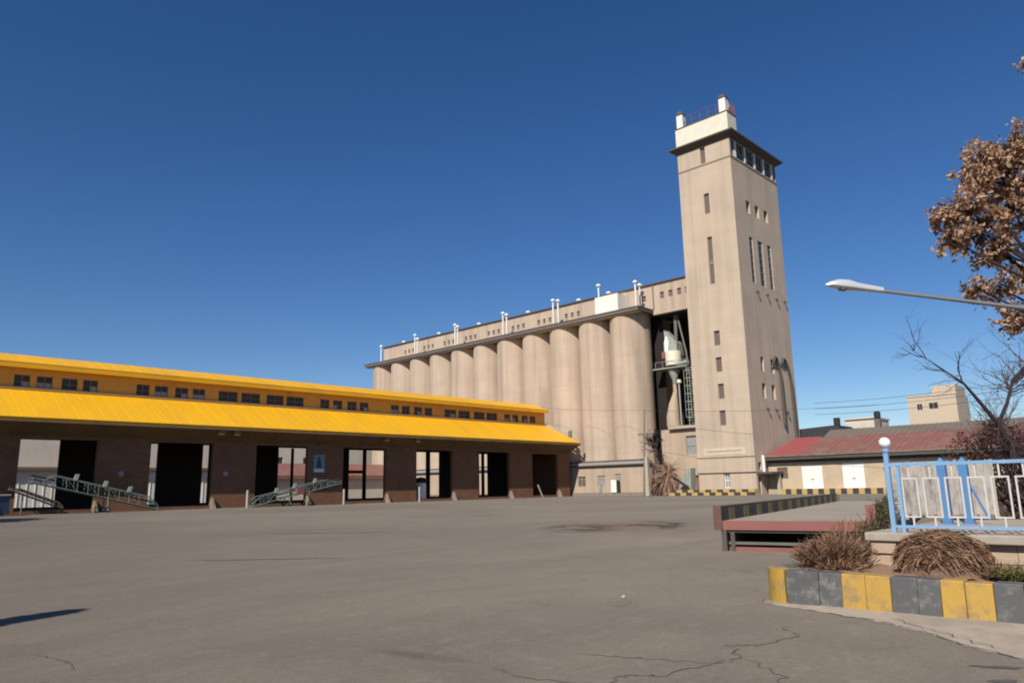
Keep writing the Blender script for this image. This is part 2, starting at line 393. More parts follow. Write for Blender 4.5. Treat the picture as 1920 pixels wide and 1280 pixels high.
def strip(pts, wd, z, jit=.02, sub=6):
    mb = MB(); P = []
    for a, b in zip(pts, pts[1:]):
        for i in range(sub):
            q = Vector(a).lerp(Vector(b), i/sub); P.append(Vector((q.x+random.gauss(0, jit), q.y+random.gauss(0, jit), 0)))
    P.append(Vector((*pts[-1][:2], 0)))
    L = []
    for i, p in enumerate(P):
        d = (P[min(i+1, len(P)-1)]-P[max(i-1, 0)]); d.normalize(); n = Vector((-d.y, d.x, 0))
        e = min(1, i/3, (len(P)-1-i)/3); ww = wd*(.25+.75*e)*random.uniform(.5, 1.2)
        L.append((p+n*ww/2+Vector((0, 0, z)), p-n*ww/2+Vector((0, 0, z))))
    for (a, b), (c, d) in zip(L, L[1:]): mb.quad(a, c, d, b)
    return mb
CR = [[(4.75, 4.02), (5.2, 4.0), (5.55, 4.05), (5.75, 3.8), (6.4, 3.72), (6.75, 3.6), (7.2, 3.95), (7.35, 3.75), (8.05, 3.6), (8.5, 4.05)],
      [(6.75, 3.6), (6.3, 3.0), (5.9, 2.9), (5.55, 2.75)],
      [(5.9, 4.9), (6.15, 4.3), (6.4, 3.72)],
      [(2.35, 9.3), (2.5, 8.6), (2.45, 8.1)],
      [(5.2, 4.0), (4.9, 4.6), (5.0, 5.1)]]
for c in CR: strip(c, .016, .004, .03, 8).build('ground_crack', M['crack'], kind='structure')
def blob(cx, cy, rx, ry, ang, z, n=40, amp=.3, seed=0):
    mb = MB(); P = []
    for k in range(n):
        q = 2*math.pi*k/n; r = 1+amp*mnoise.noise(Vector((math.cos(q)*1.7+seed, math.sin(q)*1.7, seed*3.1)))+.1*random.uniform(-1, 1)
        x, y = rx*r*math.cos(q), ry*r*math.sin(q)
        P.append((cx+x*math.cos(ang)-y*math.sin(ang), cy+x*math.sin(ang)+y*math.cos(ang), z))
    for k in range(n): mb.tri((cx, cy, z), P[k], P[(k+1) % n])
    return mb
blob(16.5, 26.0, 2.4, .18, R(-52), .004, amp=.6, seed=12).build('ground_stain', M['patch'], kind='structure')
blob(9.2, 17.5, 1.6, .12, R(-48), .004, amp=.6, seed=14).build('ground_stain', M['patch'], kind='structure')

# ------------------------------------------------------------------ head house tower
X0, X1, Y0, Y1 = 100., 116., 49., 58.1
tw = thing('tower', 'tall beige concrete head house tower with dark cornice and white penthouse', 'tower', (X0, Y1, 0))
left_w = [(53.2, 51.15, 54.05-.0, 53.9), (53.05, 42.8, 53.95, 46.1), (53.1, 31.5, 53.9, 39.0), (53.0, 21.95, 53.95, 24.2), (53.0, 17.95, 53.95, 20.15), (52.95, 13.9, 53.9, 16.15), (53.0, 10.0, 53.95, 12.2), (53.05, 1.0, 54.0, 3.15)]
right_w = [(103.9, 42.8, 105.3, 44.8), (106.9, 42.8, 108.3, 44.8), (110.0, 42.8, 111.4, 44.8),
           (104.0, 31.6, 105.2, 38.9), (106.9, 31.6, 108.5, 38.9), (110.2, 31.6, 111.5, 38.9),
           (104.4, 17.95, 105.5, 20.15), (107.8, 17.95, 108.9, 20.15), (104.2, 13.95, 105.4, 16.15), (107.4, 13.95, 108.6, 16.15),
           (100.9, 3.5, 101.9, 4.5), (100.6, .1, 101.4, 2.5)]
top_bays = [(100.45, 51.25, 101.6, 53.9), (102.0, 51.25, 104.7, 53.9), (105.15, 51.25, 108.0, 53.9), (108.5, 51.25, 111.2, 53.9), (111.7, 51.25, 114.2, 53.9), (114.65, 51.25, 115.7, 53.9)]
mb = MB()
mb.wall((X0, 0, 0), (0, 1, 0), (-1, 0, 0), (Y0, Y1), (0, 54), left_w, .35)
mb.wall((0, Y0, 0), (1, 0, 0), (0, -1, 0), (X0, X1), (0, 51), right_w, .5)
mb.wall((0, Y1, 0), (1, 0, 0), (0, 1, 0), (X0, X1), (0, 54)); mb.wall((X1, 0, 0), (0, 1, 0), (1, 0, 0), (Y0, Y1), (0, 54))
mb.wall((0, Y0, 0), (1, 0, 0), (0, -1, 0), (X0, X1), (51, 54), [], .35) if False else None
mb.build('wall', M['tower'], tw)
mb = MB(); mb.wall((0, Y0, 0), (1, 0, 0), (0, -1, 0), (X0, X1), (51, 54), top_bays, .4); mb.build('window_band', M['greyframe'], tw)
for a0, b0, a1, b1 in top_bays:
    f = MB(); f.box((a0, Y0+.28, b0), (a1, Y0+.36, b0+.12)); n = max(1, round((a1-a0)/.9))
    for i in range(n+1):
        x = a0+(a1-a0)*i/n; f.box((max(a0, x-.04), Y0+.29, b0+.12), (min(a1, x+.04), Y0+.37, b1))
    f.box((a0, Y0+.285, b0+1.1), (a1, Y0+.355, b0+1.16))
    fo = f.build('window', M['greyframe'], tw); MB().box((a0, Y0+.38, b0), (a1, Y0+.4, b1)).build('pane', M['darkwin'], fo)
for x in (101.8, 104.92, 108.25, 111.45, 114.42):
    MB().box((x-.19, Y0-.05, 51.22), (x+.19, Y0-.001, 53.93)).build('mullion', M['white'], tw)
for i, (a0, b0, a1, b1) in enumerate(left_w):
    f = MB(); xx = X0+.24
    mt = M['brownwin'] if i < 7 else M['white']
    for p, q in (((xx, a0, b0), (xx+.06, a0+.09, b1)), ((xx, a1-.09, b0), (xx+.06, a1, b1)), ((xx+.002, a0+.09, b0), (xx+.058, a1-.09, b0+.09)), ((xx+.002, a0+.09, b1-.09), (xx+.058, a1-.09, b1))): f.box(p, q)
    f.box((xx+.004, (a0+a1)/2-.03, b0+.09), (xx+.05, (a0+a1)/2+.03, b1-.09))
    if i == 2: f.box((xx-.02, a0, 34.6), (xx+.056, a1, 35.3))
    if i == 7: f.box((xx+.006, a0+.09, 2.0), (xx+.048, a1-.09, 2.12))
    fo = f.build('window', M['frame'] if i < 7 else M['white'], tw)
    MB().box((X0+.3, a0, b0), (X0+.34, a1, b1)).build('pane', M['brownwin'] if i < 7 else M['palepane'], fo)
for i, (a0, b0, a1, b1) in enumerate(right_w[:11]):
    gl_ = 3 <= i <= 5; f = MB(); yy = Y0+(.1 if gl_ else .4); mt = M['greyframe']
    f.box((a0, yy, b0), (a0+.07, yy+.06, b1)); f.box((a1-.07, yy, b0), (a1, yy+.06, b1)); f.box((a0+.07, yy+.002, b0), (a1-.07, yy+.058, b0+.07))
    for z in ([b0+1.1*k for k in range(1, 7)] if 3 <= i <= 5 else [(b0+b1)/2]): f.box((a0+.07, yy+.004, z-.04), (a1-.07, yy+.05, z+.04))
    fo = f.build('window', mt, tw)
    MB().box((a0, yy+.07, b0), (a1, yy+.09, b1)).build('pane', M['darkwin'] if 3 <= i <= 5 else M['nichepane'], fo)
MB().box((100.6, Y0+.2, .1), (101.4, Y0+.26, 2.5)).build('door', M['darkwin'], tw)
mb = MB(); mb.box((X0-.06, Y0-.06, 50.78), (X1+.06, Y1+.06, 51.0)); mb.build('string_course', M['cornice'] if False else M['frame'], tw)
mb = MB(); q_ = lambda e, z: [(X0-e, Y0-e, z), (X1+e, Y0-e, z), (X1+e, Y1+e, z), (X0-e, Y1+e, z)]
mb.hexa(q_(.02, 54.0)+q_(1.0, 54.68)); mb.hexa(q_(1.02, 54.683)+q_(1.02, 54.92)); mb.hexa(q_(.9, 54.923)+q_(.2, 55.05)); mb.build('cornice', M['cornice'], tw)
mb = MB(); mb.box((X0, Y0, 55.05), (X0+2.9, Y1+.1, 58.4)); mb.build('penthouse', M['cream'], tw)
MB().box((X0-.08, Y0-.08, 58.4), (X0+3.0, Y1+.2, 58.55)).build('coping', M['cornice'], tw)
for y in (57.3, 49.7):
    p = MB().box((100.0, y-.55, 58.55), (101.0, y+.55, 60.9)).build('roof_post', M['white'], tw)
    MB().hexa([(99.85, y-.7, 60.9), (101.15, y-.7, 60.9), (101.15, y+.7, 60.9), (99.85, y+.7, 60.9), (100.1, y-.3, 61.5), (100.9, y-.3, 61.5), (100.9, y+.3, 61.5), (100.1, y+.3, 61.5)]).build('cap', M['cornice'], p)
mb = MB()
for z in (59.4, 60.2):
    mb.tube([(100.1, 56.7, z), (100.1, 50.3, z)], .035, 6); mb.tube([(101.1, 49.1, z), (102.9, 49.1, z), (102.9, 58, z), (101, 58, z)], .045, 6)
for k in range(5): mb.tube([(100.1, 50.8+k*1.45, 58.55), (100.1, 50.8+k*1.45, 60.2)], .03, 6)
for k in range(4): mb.tube([(101.3+k*.53, 49.1, 58.55), (101.3+k*.53, 49.1, 60.4)], .05, 6)
for k in range(7): mb.tube([(102.9, 49.4+k*1.4, 58.55), (102.9, 49.4+k*1.4, 60.2)], .04, 6)
mb.build('railing', M['rust'], tw)
MB().box((102.4, 49.6, 58.55), (102.9, 50.3, 61.)).build('antenna_box', M['galv'], tw)
# pipes on the shaded face
for pts in ([(108.4, 49.05, 19.2), (108.4, 48.7, 19.9), (108.75, 48.68, 20.5), (109.3, 48.68, 20.3), (109.9, 48.68, 19.3), (110.2, 48.68, 18.0), (110.3, 48.68, 12.4), (110.3, 48.7, 10.2)],
            [(111.3, 49.05, 19.4), (111.3, 48.7, 20.0), (111.7, 48.68, 20.6), (112.3, 48.68, 20.4), (113.2, 48.68, 19.2), (113.8, 48.68, 17.6), (114.0, 48.68, 12.4), (114.0, 48.7, 4.9)]):
    P = []
    for a, b in zip(pts, pts[1:]): P += [Vector(a).lerp(Vector(b), i/3) for i in range(3)]
    P.append(Vector(pts[-1])); MB().tube(P, .21, 10).build('pipe', M['cornice'], tw, smooth=True)
for x, z in [(105.1, 30.3), (108.4, 30.4), (111.6, 30.2), (114.6, 30.3), (105.2, 12.4), (108.1, 12.4), (111.9, 12.3)]:
    MB().tube([(x, 49.05, z), (x, 48.7, z), (x, 48.66, z-.35)], .14, 8).build('pipe_stub', M['cornice'], tw)
MB().box((X0-.03, 50.25, 5.75), (X0-.002, 57.0, 6.75)).build('nameboard', M['nameb'], tw); MB().box((X0-.035, 50.9, 6.2), (X0-.031, 56.3, 6.32)).build('worn_lettering', M['nichepane'], tw)
MB().tube([(X0-.12, 48.9, 3.15), (X0-.12, 58.2, 3.15)], .05, 6).build('cable', M['wire'], tw)
MB().tube([(X0-.1, 48.95, 5.4), (X0-.1, 58.15, 5.4)], .035, 6).build('cable', M['steel'], tw)
mb = MB(); mb.box((100.2, 46.6, 2.85), (104.4, Y0-.002, 3.15)); cp = mb.build('canopy', M['cornice'], tw)
mb = MB(); mb.box((102.5, 46.75, 0), (103.0, 47.2, 2.85)); mb.build('column', M['concpole'], cp)
MB().tube([(102.2, 48.8, 3.15), (102.2, 48.8, 5.5)], .22, 10).build('pipe', M['white'], tw)

# ------------------------------------------------------------------ silo battery
YC = [71.75+6.9*k for k in range(11)]; XC, RS = 104., 3.47
sb = thing('silo_building', 'long row of joined beige concrete grain silos under one dark roof slab', 'grain silos', (XC, YC[0], 0))
for k, y in enumerate(YC):
    mb = MB()
    n = 64; st = len(mb.v)
    for z in (0., 30.1):
        for i in range(n):
            q = 2*math.pi*i/n; mb.v.append((XC+RS*math.cos(q), y+RS*math.sin(q), z))
    for i in range(n): mb.f.append((i, (i+1) % n, n+(i+1) % n, n+i))
    mb.build('silo', M['silo'], sb, smooth=True)
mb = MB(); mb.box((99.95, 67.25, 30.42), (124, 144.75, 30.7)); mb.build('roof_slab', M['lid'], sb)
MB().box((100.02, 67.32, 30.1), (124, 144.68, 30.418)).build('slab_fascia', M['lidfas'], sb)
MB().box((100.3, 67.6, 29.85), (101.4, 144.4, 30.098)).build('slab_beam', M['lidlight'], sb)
# rear rows as one block wall, so that the gap is closed behind
MB().box((108.2, 68.5, 0), (123, 144, 30.05)).build('rear_block', M['silo'], sb)
GY = [84.9+6.95*i for i in range(-2, 8)]
gh = [(y+1.45*j-.35, 32.45, y+1.45*j+.35, 33.35) for y in GY for j in (-1, 0, 1) if y > 80] + [(68.6, 32.4, 69.4, 33.4)] + [(y-.4, 32.35, y+.4, 33.45) for y in (65.4, 63.75, 62.1, 60.6)]
mb = MB(); mb.wall((104.5, 0, 0), (0, 1, 0), (-1, 0, 0), (58.1, 143.2), (30.76, 35.0), gh, .25)
mb.wall((104.5, 0, 0), (0, 1, 0), (-1, 0, 0), (58.1, 67.2), (30.0, 30.76)); mb.wall((112, 0, 0), (0, 1, 0), (1, 0, 0), (58.1, 143.2), (30, 35))
mb.wall((0, 143.2, 0), (1, 0, 0), (0, 1, 0), (104.5, 112), (30.76, 35)); mb.quad((104.5, 58.1, 30), (104.5, 67.2, 30), (112, 67.2, 30), (112, 58.1, 30))
ga = mb.build('gallery', M['silo'], sb)
MB().box((104.2, 58.1, 35.0), (112.3, 143.5, 35.2)).build('gallery_roof', M['lid'], sb)
MB().box((104.35, 58.1, 29.7), (105.2, 67.2, 29.998)).build('bridge_beam', M['lidlight'], sb)
for h in gh:
    f = MB(); f.box((104.66, h[0], h[1]), (104.7, h[0]+.06, h[3])); f.box((104.66, h[2]-.06, h[1]), (104.7, h[2], h[3])); f.box((104.661, h[0]+.06, (h[1]+h[3])/2-.03), (104.699, h[2]-.06, (h[1]+h[3])/2+.03))
    fo = f.build('window', M['greyframe'], sb); MB().box((104.71, h[0], h[1]), (104.74, h[2], h[3])).build('pane', M['brownwin'], fo)
MB().tube([(104.35, 67.05, 35.0), (104.35, 67.05, 30.8)], .09, 8).build('downpipe', M['steel'], sb)
def vent(x, y, z0, z1, r=.42, pr_=.13):
    p = MB().tube([(x, y, z0), (x, y, z1-.3)], pr_, 10).build('vent_pipe', M['white'], sb, smooth=True)
    MB().lathe((x, y, z1-.45), [(r*.55, 0), (r, .12), (r*.95, .3), (r*.5, .5), (.05, .58)], 14).build('vent_cap', M['galv'] if pr_ < .1 else M['white'], p, smooth=True)
for y, z1 in ((139.2, 34.6), (126.7, 35.3), (125.8, 34.3), (113.4, 35.4), (112.6, 34.9), (99.3, 35.4), (98.3, 34.9), (86.3, 35.5), (85.1, 35.2), (68.1, 35.2)):
    vent(100.75, y, 30.75, z1, .42, .16)
vent(103.2, 68.9, 30.75, 35.3, .38, .12); vent(103.2, 77.6, 30.75, 37.0, .45, .14)
for y in (138.8, 125.9, 112.7, 98.3, 85.2, 78.2, 71.3): vent(107, y, 35.2, 36.4, .5, .2)
MB().box((101.2, 72.1, 30.75), (104.4, 77.0, 34.0)).build('roof_cabin', M['white'], sb)
# annex along the foot
ann_h = [(79.6, 1.6, 81.3, 3.25), (75.5, 1.6, 77.1, 3.3), (72.3, 2.45, 73.5, 3.5)]
mb = MB(); mb.wall((100.0, 0, 0), (0, 1, 0), (-1, 0, 0), (67.5, 146), (0, 4.85), ann_h, .2); mb.wall((0, 67.5, 0), (1, 0, 0), (0, -1, 0), (100.0, 108.3), (0, 4.85)); mb.build('annex_wall', M['plinth'], sb)
for i, h in enumerate(ann_h):
    f = MB(); f.box((100.1, h[0], h[1]), (100.15, h[0]+.1, h[3])); f.box((100.1, h[2]-.1, h[1]), (100.15, h[2], h[3])); f.box((100.101, (h[0]+h[2])/2-.05, h[1]), (100.149, (h[0]+h[2])/2+.05, h[3])); f.box((100.102, h[0]+.1, h[3]-.5), (100.148, h[2]-.1, h[3]-.42))
    fo = f.build('window', M['greyframe'], sb); MB().box((100.16, h[0], h[1]), (100.19, h[2], h[3])).build('pane', M['palepane'] if i else M['brownwin'], fo)
MB().box((99.55, 67.3, 4.86), (102, 146, 5.05)).build('annex_roof', M['cornice'], sb); MB().box((99.6, 67.35, 5.05), (101.8, 146, 5.45)).build('annex_parapet', M['lidlight'] if False else M['verge'], sb)
mb = MB()
for y in YC: mb.box((100.35, y-3.1, 5.45), (101.5, y+3.1, 5.75))
mb.build('coping', M['lid'], sb)
MB().box((99.75, 67.4, .0), (99.998, 146, .55)).build('plinth', M['gutter'], sb)
d = MB().box((99.62, 73.0, .56), (99.74, 74.1, 2.55)).build('door', M['whitedoor'], sb); MB().box((99.63, 72.35, .56), (99.73, 72.95, 2.5)).build('door_gap', M['darkwin'], sb)
MB().box((99.7, 76.2, .56), (99.99, 76.7, 1.9)).build('meter_box', M['greenish'], sb)

# ------------------------------------------------------------------ machinery in the gap between silos and tower
rc = thing('elevator_house', 'elevator house with shade painted as near-black walls deep in the gap beside the tower', 'machine house', (112, 63, 0))
MB().box((111.5, 58.2, 0), (112, 68.4, 29.6)).build('shade_wall', M['black'], rc)  # the gap's shade is put into this wall's near-black colour
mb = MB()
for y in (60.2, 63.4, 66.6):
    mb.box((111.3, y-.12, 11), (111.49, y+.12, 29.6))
mb.build('rib', M['black'], rc); MB().box((105.3, 58.2, 29.4), (111.49, 67.2, 29.69)).build('shade_ceiling', M['black'], rc)
MB().box((107.2, 67.3, 0), (107.35, 70.8, 30.0)).build('side_shade_panel', M['black'], rc)  # near-black panel added over the lit strip beside the silo
lb = thing('intake_house', 'low beige intake building with flat roof slab between silos and tower', 'building', (105, 63, 0))
mb = MB(); mb.wall((105, 0, 0), (0, 1, 0), (-1, 0, 0), (58.12, 67.4), (0, 10.4), [(59.2, 6.2, 62.9, 9.2), (64.6, .2, 67.0, 2.6), (59.4, .2, 61.6, 3.)], .4); mb.wall((0, 67.4, 0), (1, 0, 0), (0, 1, 0), (105, 111), (0, 10.4)); mb.quad((105, 58.12, 10.4), (111, 58.12, 10.4), (111, 67.4, 10.4), (105, 67.4, 10.4)); mb.build('wall', M['plinth'], lb)
MB().box((104.3, 58.12, 10.4), (111, 65.6, 10.85)).build('roof_slab', M['lidlight'], lb)
for a in ((59.2, 6.2, 62.9, 9.2),):
    f = MB()
    for k in range(6): f.box((105.2, a[0]+k*.74-.03, a[1]), (105.26, a[0]+k*.74+.03, a[3]))
    f.box((105.19, a[0], 7.6), (105.25, a[2], 7.72)); fo = f.build('window', M['greyframe'], lb); MB().box((105.3, a[0], a[1]), (105.34, a[2], a[3])).build('pane', M['palepane'], fo)
MB().box((105.38, 64.6, .2), (105.42, 67.0, 2.6)).build('door', M['black'], lb); MB().box((105.38, 59.4, .2), (105.42, 61.6, 3.)).build('door', M['rust'], lb)
cy = thing('dust_cyclone', 'white and grey dust cyclone with cone on a platform in the dark gap', 'dust cyclone', (105.6, 65, 10.4))
MB().lathe((105.6, 64.6, 20.9), [(1.3, 0), (1.35, 2.2), (1.33, 2.3)], 24).build('drum', M['cream'], cy, smooth=True)
MB().hexa([(104.9, 63.5, 22.6), (107.2, 63.5, 22.6), (107.2, 65.6, 23.1), (104.9, 65.6, 23.1), (105.2, 63.6, 24.6), (107.0, 63.6, 24.6), (107.0, 65.9, 27.0), (105.2, 65.9, 27.0)]).build('hood', M['greenish'], cy)
MB().lathe((105.6, 64.6, 17.6), [(.25, 0), (.3, .6), (1.0, 2.4), (1.1, 2.9)], 20).build('hopper', M['greenish'], cy, smooth=True)
MB().lathe((105.5, 65.5, 22.2), [(.5, 0), (.62, .6), (.62, 2.6), (.3, 4.0), (.1, 4.4)], 16).build('filter', M['white'], cy, smooth=True)
MB().box((104.3, 65.5, 22.1), (104.5, 66.0, 23.2)).build('red_panel', M['rust'], cy)
pf = MB().box((104.2, 61.4, 20.3), (107.2, 67.9, 20.5)).build('platform', M['greenish'], cy)
mb = MB()
for y in (61.5, 63, 65.9, 67.3): mb.tube([(104.25, y, 20.5), (104.25, y, 21.5)], .04, 6)
mb.tube([(104.25, 61.5, 21.5), (104.25, 67.3, 21.5)], .04, 6); mb.build('handrail', M['greenish'], pf)
P = [(105.5, 64.6, 17.7), (105.5, 64.5, 16.8), (105.5, 64.7, 15.9), (105.5, 65.0, 14.5), (105.4, 65.2, 12.5), (105.4, 65.2, 10.9)]
MB().tube(P, [.28, .3, .45, .8, 1.05, 1.1], 16).build('spout', M['plinth'], cy, smooth=True)
MB().tube([(106, 64.0, 29.6), (106, 64.1, 24.8)], .3, 10).build('duct', M['steel'], cy); MB().tube([(106, 63.7, 29.6), (106.2, 62.5, 23.), (106.2, 62.3, 20.5)], .16, 8).build('duct', M['steel'], cy)
MB().tube([(104.6, 63.2, 10.9), (104.6, 63.25, 17.6)], .16, 8).build('pole', M['galv'], cy)
MB().lathe((104.6, 63.2, 17.6), [(.2, 0), (.4, .2), (.3, .7)], 10).build('lamp_head', M['cream'], cy)
MB().tube([(104.4, 61.2, 21.0), (104.6, 62.8, 20.9)], .35, 10).build('blower', M['greenish'], cy)
ld = thing('caged_ladder', 'pale green caged ladder climbing beside the tower edge', 'ladder', (104.4, 61.0, 10.85))
mb = MB()
for y in (60.6, 61.6): mb.box((104.35, y-.06, 10.85), (104.47, y+.06, 20.2))
for k in range(22): mb.box((104.37, 60.66, 11.1+k*.42), (104.45, 61.54, 11.19+k*.42))
mb.build('rails', M['greenish'], ld)
mb = MB()
for k in range(7): mb.tube([(104.3, 60.5, 12+k*1.25), (103.6, 60.6, 12+k*1.25), (103.4, 61.1, 12+k*1.25), (103.6, 61.6, 12+k*1.25), (104.3, 61.7, 12+k*1.25)], .06, 6)
for y in (60.6, 61.1, 61.6): mb.tube([(103.5, y, 12), (103.5, y, 19.5)], .045, 6)
mb.build('cage', M['greenish'], ld)
# chute, loader and heap before the intake
ch = thing('grain_chute', 'pale steel chute leaning beside the dead palm at the intake', 'chute', (99.5, 65.5, 0))
MB().hexa([(99.2, 66.9, .8), (99.8, 66.9, .8), (99.8, 66.4, 1.2), (99.2, 66.4, 1.2), (101.6, 64.6, 3.1), (102.2, 64.6, 3.1), (102.2, 64.2, 3.5), (101.6, 64.2, 3.5)]).build('trough', M['white'], ch); MB().tube([(99.5, 66.2, 0), (99.6, 66.2, 1.3)], .09, 8).build('leg', M['steel'], ch); MB().tube([(101.5, 64.6, 0), (101.6, 64.7, 2.9)], .09, 8).build('leg', M['steel'], ch)
ho = thing('feed_hopper', 'grey green tipping hopper with dark strut against the tower foot', 'hopper', (99.3, 60, 0))
MB().hexa([(98.6, 58.7, .6), (99.9, 58.7, .6), (99.9, 60.9, .9), (98.6, 60.9, .9), (98.5, 58.5, 4.0), (99.9, 58.5, 4.0), (99.9, 60.2, 2.6), (98.6, 60.2, 2.6)]).build('bin', M['greenish'], ho)
MB().tube([(98.4, 62.0, 3.0), (98.35, 59.0, 1.3)], .11, 8).build('strut', M['wire'], ho)
for y in (58.9, 60.7): MB().tube([(99.2, y, 0), (99.2, y, .9)], .12, 8).build('leg', M['steel'], ho)
MB().lathe((98.5, 59.6, .75), [(.3, -.12), (.75, -.12), (.75, .12), (.3, .12)], 20, (1, 0, 0)).build('wheel', M['rubber'], ho)

# ------------------------------------------------------------------ yellow-roofed warehouse
SX0, SX1, SY, SR = -12., 98.7, 82., 95.
wh = thing('warehouse', 'long low brown brick warehouse with bright yellow double roof and clerestory', 'warehouse', (SX1, SY, 0))
fo_ = [(18.25+11.83*k, .3, 24.95+11.83*k, 7.05) for k in range(-2, 6)] + [(89.4, .3, 95.6, 6.95)]
mb = MB(); mb.wall((0, SY, 0), (1, 0, 0), (0, -1, 0), (SX0, SX1), (0, 8.34), fo_, thick=.5); mb.build('wall', M['brick'], wh)
# rear wall with glazed loading openings standing open in pairs
ro = [(0., .5, 4.5, 7.8), (10.5, .5, 13.9, 7.8), (20.2, .5, 24.95, 7.8), (34.0, .5, 35.6, 7.7), (41.1, .5, 42.0, 7.7), (51.6, .5, 56.3, 7.65), (63.0, .5, 69.5, 7.6), (75.7, .5, 80.7, 7.55), (89.5, .5, 91.8, 7.5)]
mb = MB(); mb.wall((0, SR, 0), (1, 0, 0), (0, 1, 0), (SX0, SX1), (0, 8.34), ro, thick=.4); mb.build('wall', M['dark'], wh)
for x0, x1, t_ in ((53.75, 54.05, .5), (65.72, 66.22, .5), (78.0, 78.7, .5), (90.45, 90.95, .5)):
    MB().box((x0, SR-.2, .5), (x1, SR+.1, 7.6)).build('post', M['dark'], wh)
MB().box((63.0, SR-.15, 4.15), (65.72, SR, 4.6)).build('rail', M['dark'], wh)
MB().box((98.2, SY+.5, 0), (98.65, SR-.4, 8.34)).build('end_wall', M['brick'], wh); MB().box((SX0, SY+.5, 0), (SX0+.4, SR-.4, 8.34)).build('end_wall', M['brick'], wh)
MB().box((SX0+.4, SY+.5, .02), (98.2, SR-.4, .3)).build('floor', M['floor'], wh)
# concrete guards at the left foot of each pier
for h in fo_[1:]:
    MB().hexa([(h[2]-.05, SY-.75, 0), (h[2]+.35, SY-.75, 0), (h[2]+.35, SY-.005, 0), (h[2]-.05, SY-.005, 0), (h[2]+.05, SY-.25, 1.15), (h[2]+.2, SY-.25, 1.15), (h[2]+.2, SY-.005, 1.15), (h[2]+.05, SY-.005, 1.15)]).build('corner_guard', M['gutter'], wh)
# lower roof, front and rear
def roof_slab(y0, z0, y1, z1, xa0, xb0, xa1, xb1, th=.16, rib=1.2):
    mb = MB(); up = Vector((0, -(z1-z0), (y1-y0))).normalized()*(1 if y1 > y0 else -1)
    A, B, C_, D = Vector((xa0, y0, z0)), Vector((xb0, y0, z0)), Vector((xb1, y1, z1)), Vector((xa1, y1, z1))
    lo = [p-up*th for p in (A, B, C_, D)]
    mb.hexa([*lo, A, B, C_, D] if y1 > y0 else [lo[1], lo[0], lo[3], lo[2], B, A, D, C_])
    n = int((xb0-xa0)/rib)
    for i in range(1, n):
        x = xa0+i*rib
        if x > min(xb0, xb1)-.3: break
        a, b = Vector((x, y0, z0)), Vector((x, y1, z1)); w_ = Vector((.05, 0, 0))
        mb.hexa([a-w_+up*.002, a+w_+up*.002, b+w_+up*.002, b-w_+up*.002, a-w_*.6+up*.014, a+w_*.6+up*.014, b+w_*.6+up*.014, b-w_*.6+up*.014])
    return mb
roof_slab(79.45, 8.85, 86.0, 12.15, SX0-.3, 99.0, SX0-.3, 97.4).build('roof', M['yellow'], wh)
roof_slab(97.5, 8.85, 91.0, 12.15, SX0-.3, 99.0, SX0-.3, 97.4).build('roof', M['yellow'], wh)
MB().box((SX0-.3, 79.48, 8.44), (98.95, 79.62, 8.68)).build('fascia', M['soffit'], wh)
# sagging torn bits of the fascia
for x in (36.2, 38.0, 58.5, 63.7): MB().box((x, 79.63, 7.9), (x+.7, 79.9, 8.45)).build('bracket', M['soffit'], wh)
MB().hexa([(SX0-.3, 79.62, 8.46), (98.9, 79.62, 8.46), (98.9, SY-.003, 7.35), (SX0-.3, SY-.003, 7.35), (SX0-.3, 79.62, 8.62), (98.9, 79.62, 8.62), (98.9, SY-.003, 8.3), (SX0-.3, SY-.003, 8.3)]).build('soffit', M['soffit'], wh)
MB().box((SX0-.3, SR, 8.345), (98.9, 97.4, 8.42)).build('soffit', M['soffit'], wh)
MB().hexa([(97.45, 85.9, 12.0), (97.95, 85.9, 12.0), (99.1, 80.6, 9.35), (99.0, 80.6, 9.35), (97.45, 85.9, 12.55), (97.95, 85.9, 12.55), (99.1, 80.6, 9.65), (99.0, 80.6, 9.65)]).build('verge', M['verge'], wh)
MB().quad((99.0, 79.6, 8.4), (99.0, 97.4, 8.4), (97.6, 91, 12.1), (97.6, 86, 12.1)).build('gable', M['soffit'], wh)
MB().tube([(98.7, 81.6, 9.6), (98.7, 81.6, 11.0)], .32, 8).build('vent_pipe', M['steel'], wh)
# clerestory
sm = [(18.0, 19.4), (19.95, 21.4), (22.2, 23.7), (24.2, 25.65)]; lg = [(38.8, 41.2), (41.65, 44.1), (44.95, 47.3), (47.7, 50.15)]
wn = []
for k in range(-2, 7):
    if k in (2, 5, -1): base = lg; dx = (k-2)*11.8
    else: base = sm; dx = k*11.53
    for i, (a, b) in enumerate(base):
        wn.append((a+dx, b+dx))
wn = [(a, b) for a, b in wn if a > SX0+.5 and b < 97]
ch_ = [(a, 12.42, b, 13.62) for a, b in wn]
mb = MB(); mb.wall((0, 86, 0), (1, 0, 0), (0, -1, 0), (SX0, 97.2), (12.0, 14.3), ch_, .18); mb.build('clerestory_wall', M['orange'], wh)
mb = MB(); mb.wall((0, 91, 0), (1, 0, 0), (0, 1, 0), (SX0, 97.2), (12.0, 14.3)); mb.wall((97.2, 0, 0), (0, 1, 0), (1, 0, 0), (86, 91), (11.5, 14.3)); mb.wall((SX0, 0, 0), (0, 1, 0), (-1, 0, 0), (86, 91), (11.5, 14.3)); mb.build('clerestory_wall', M['orange'], wh)
MB().box((SX0, 85.8, 12.16), (97.3, 85.995, 12.34)).build('flashing', M['pinkflash'], wh)
rnd = random.Random(3)
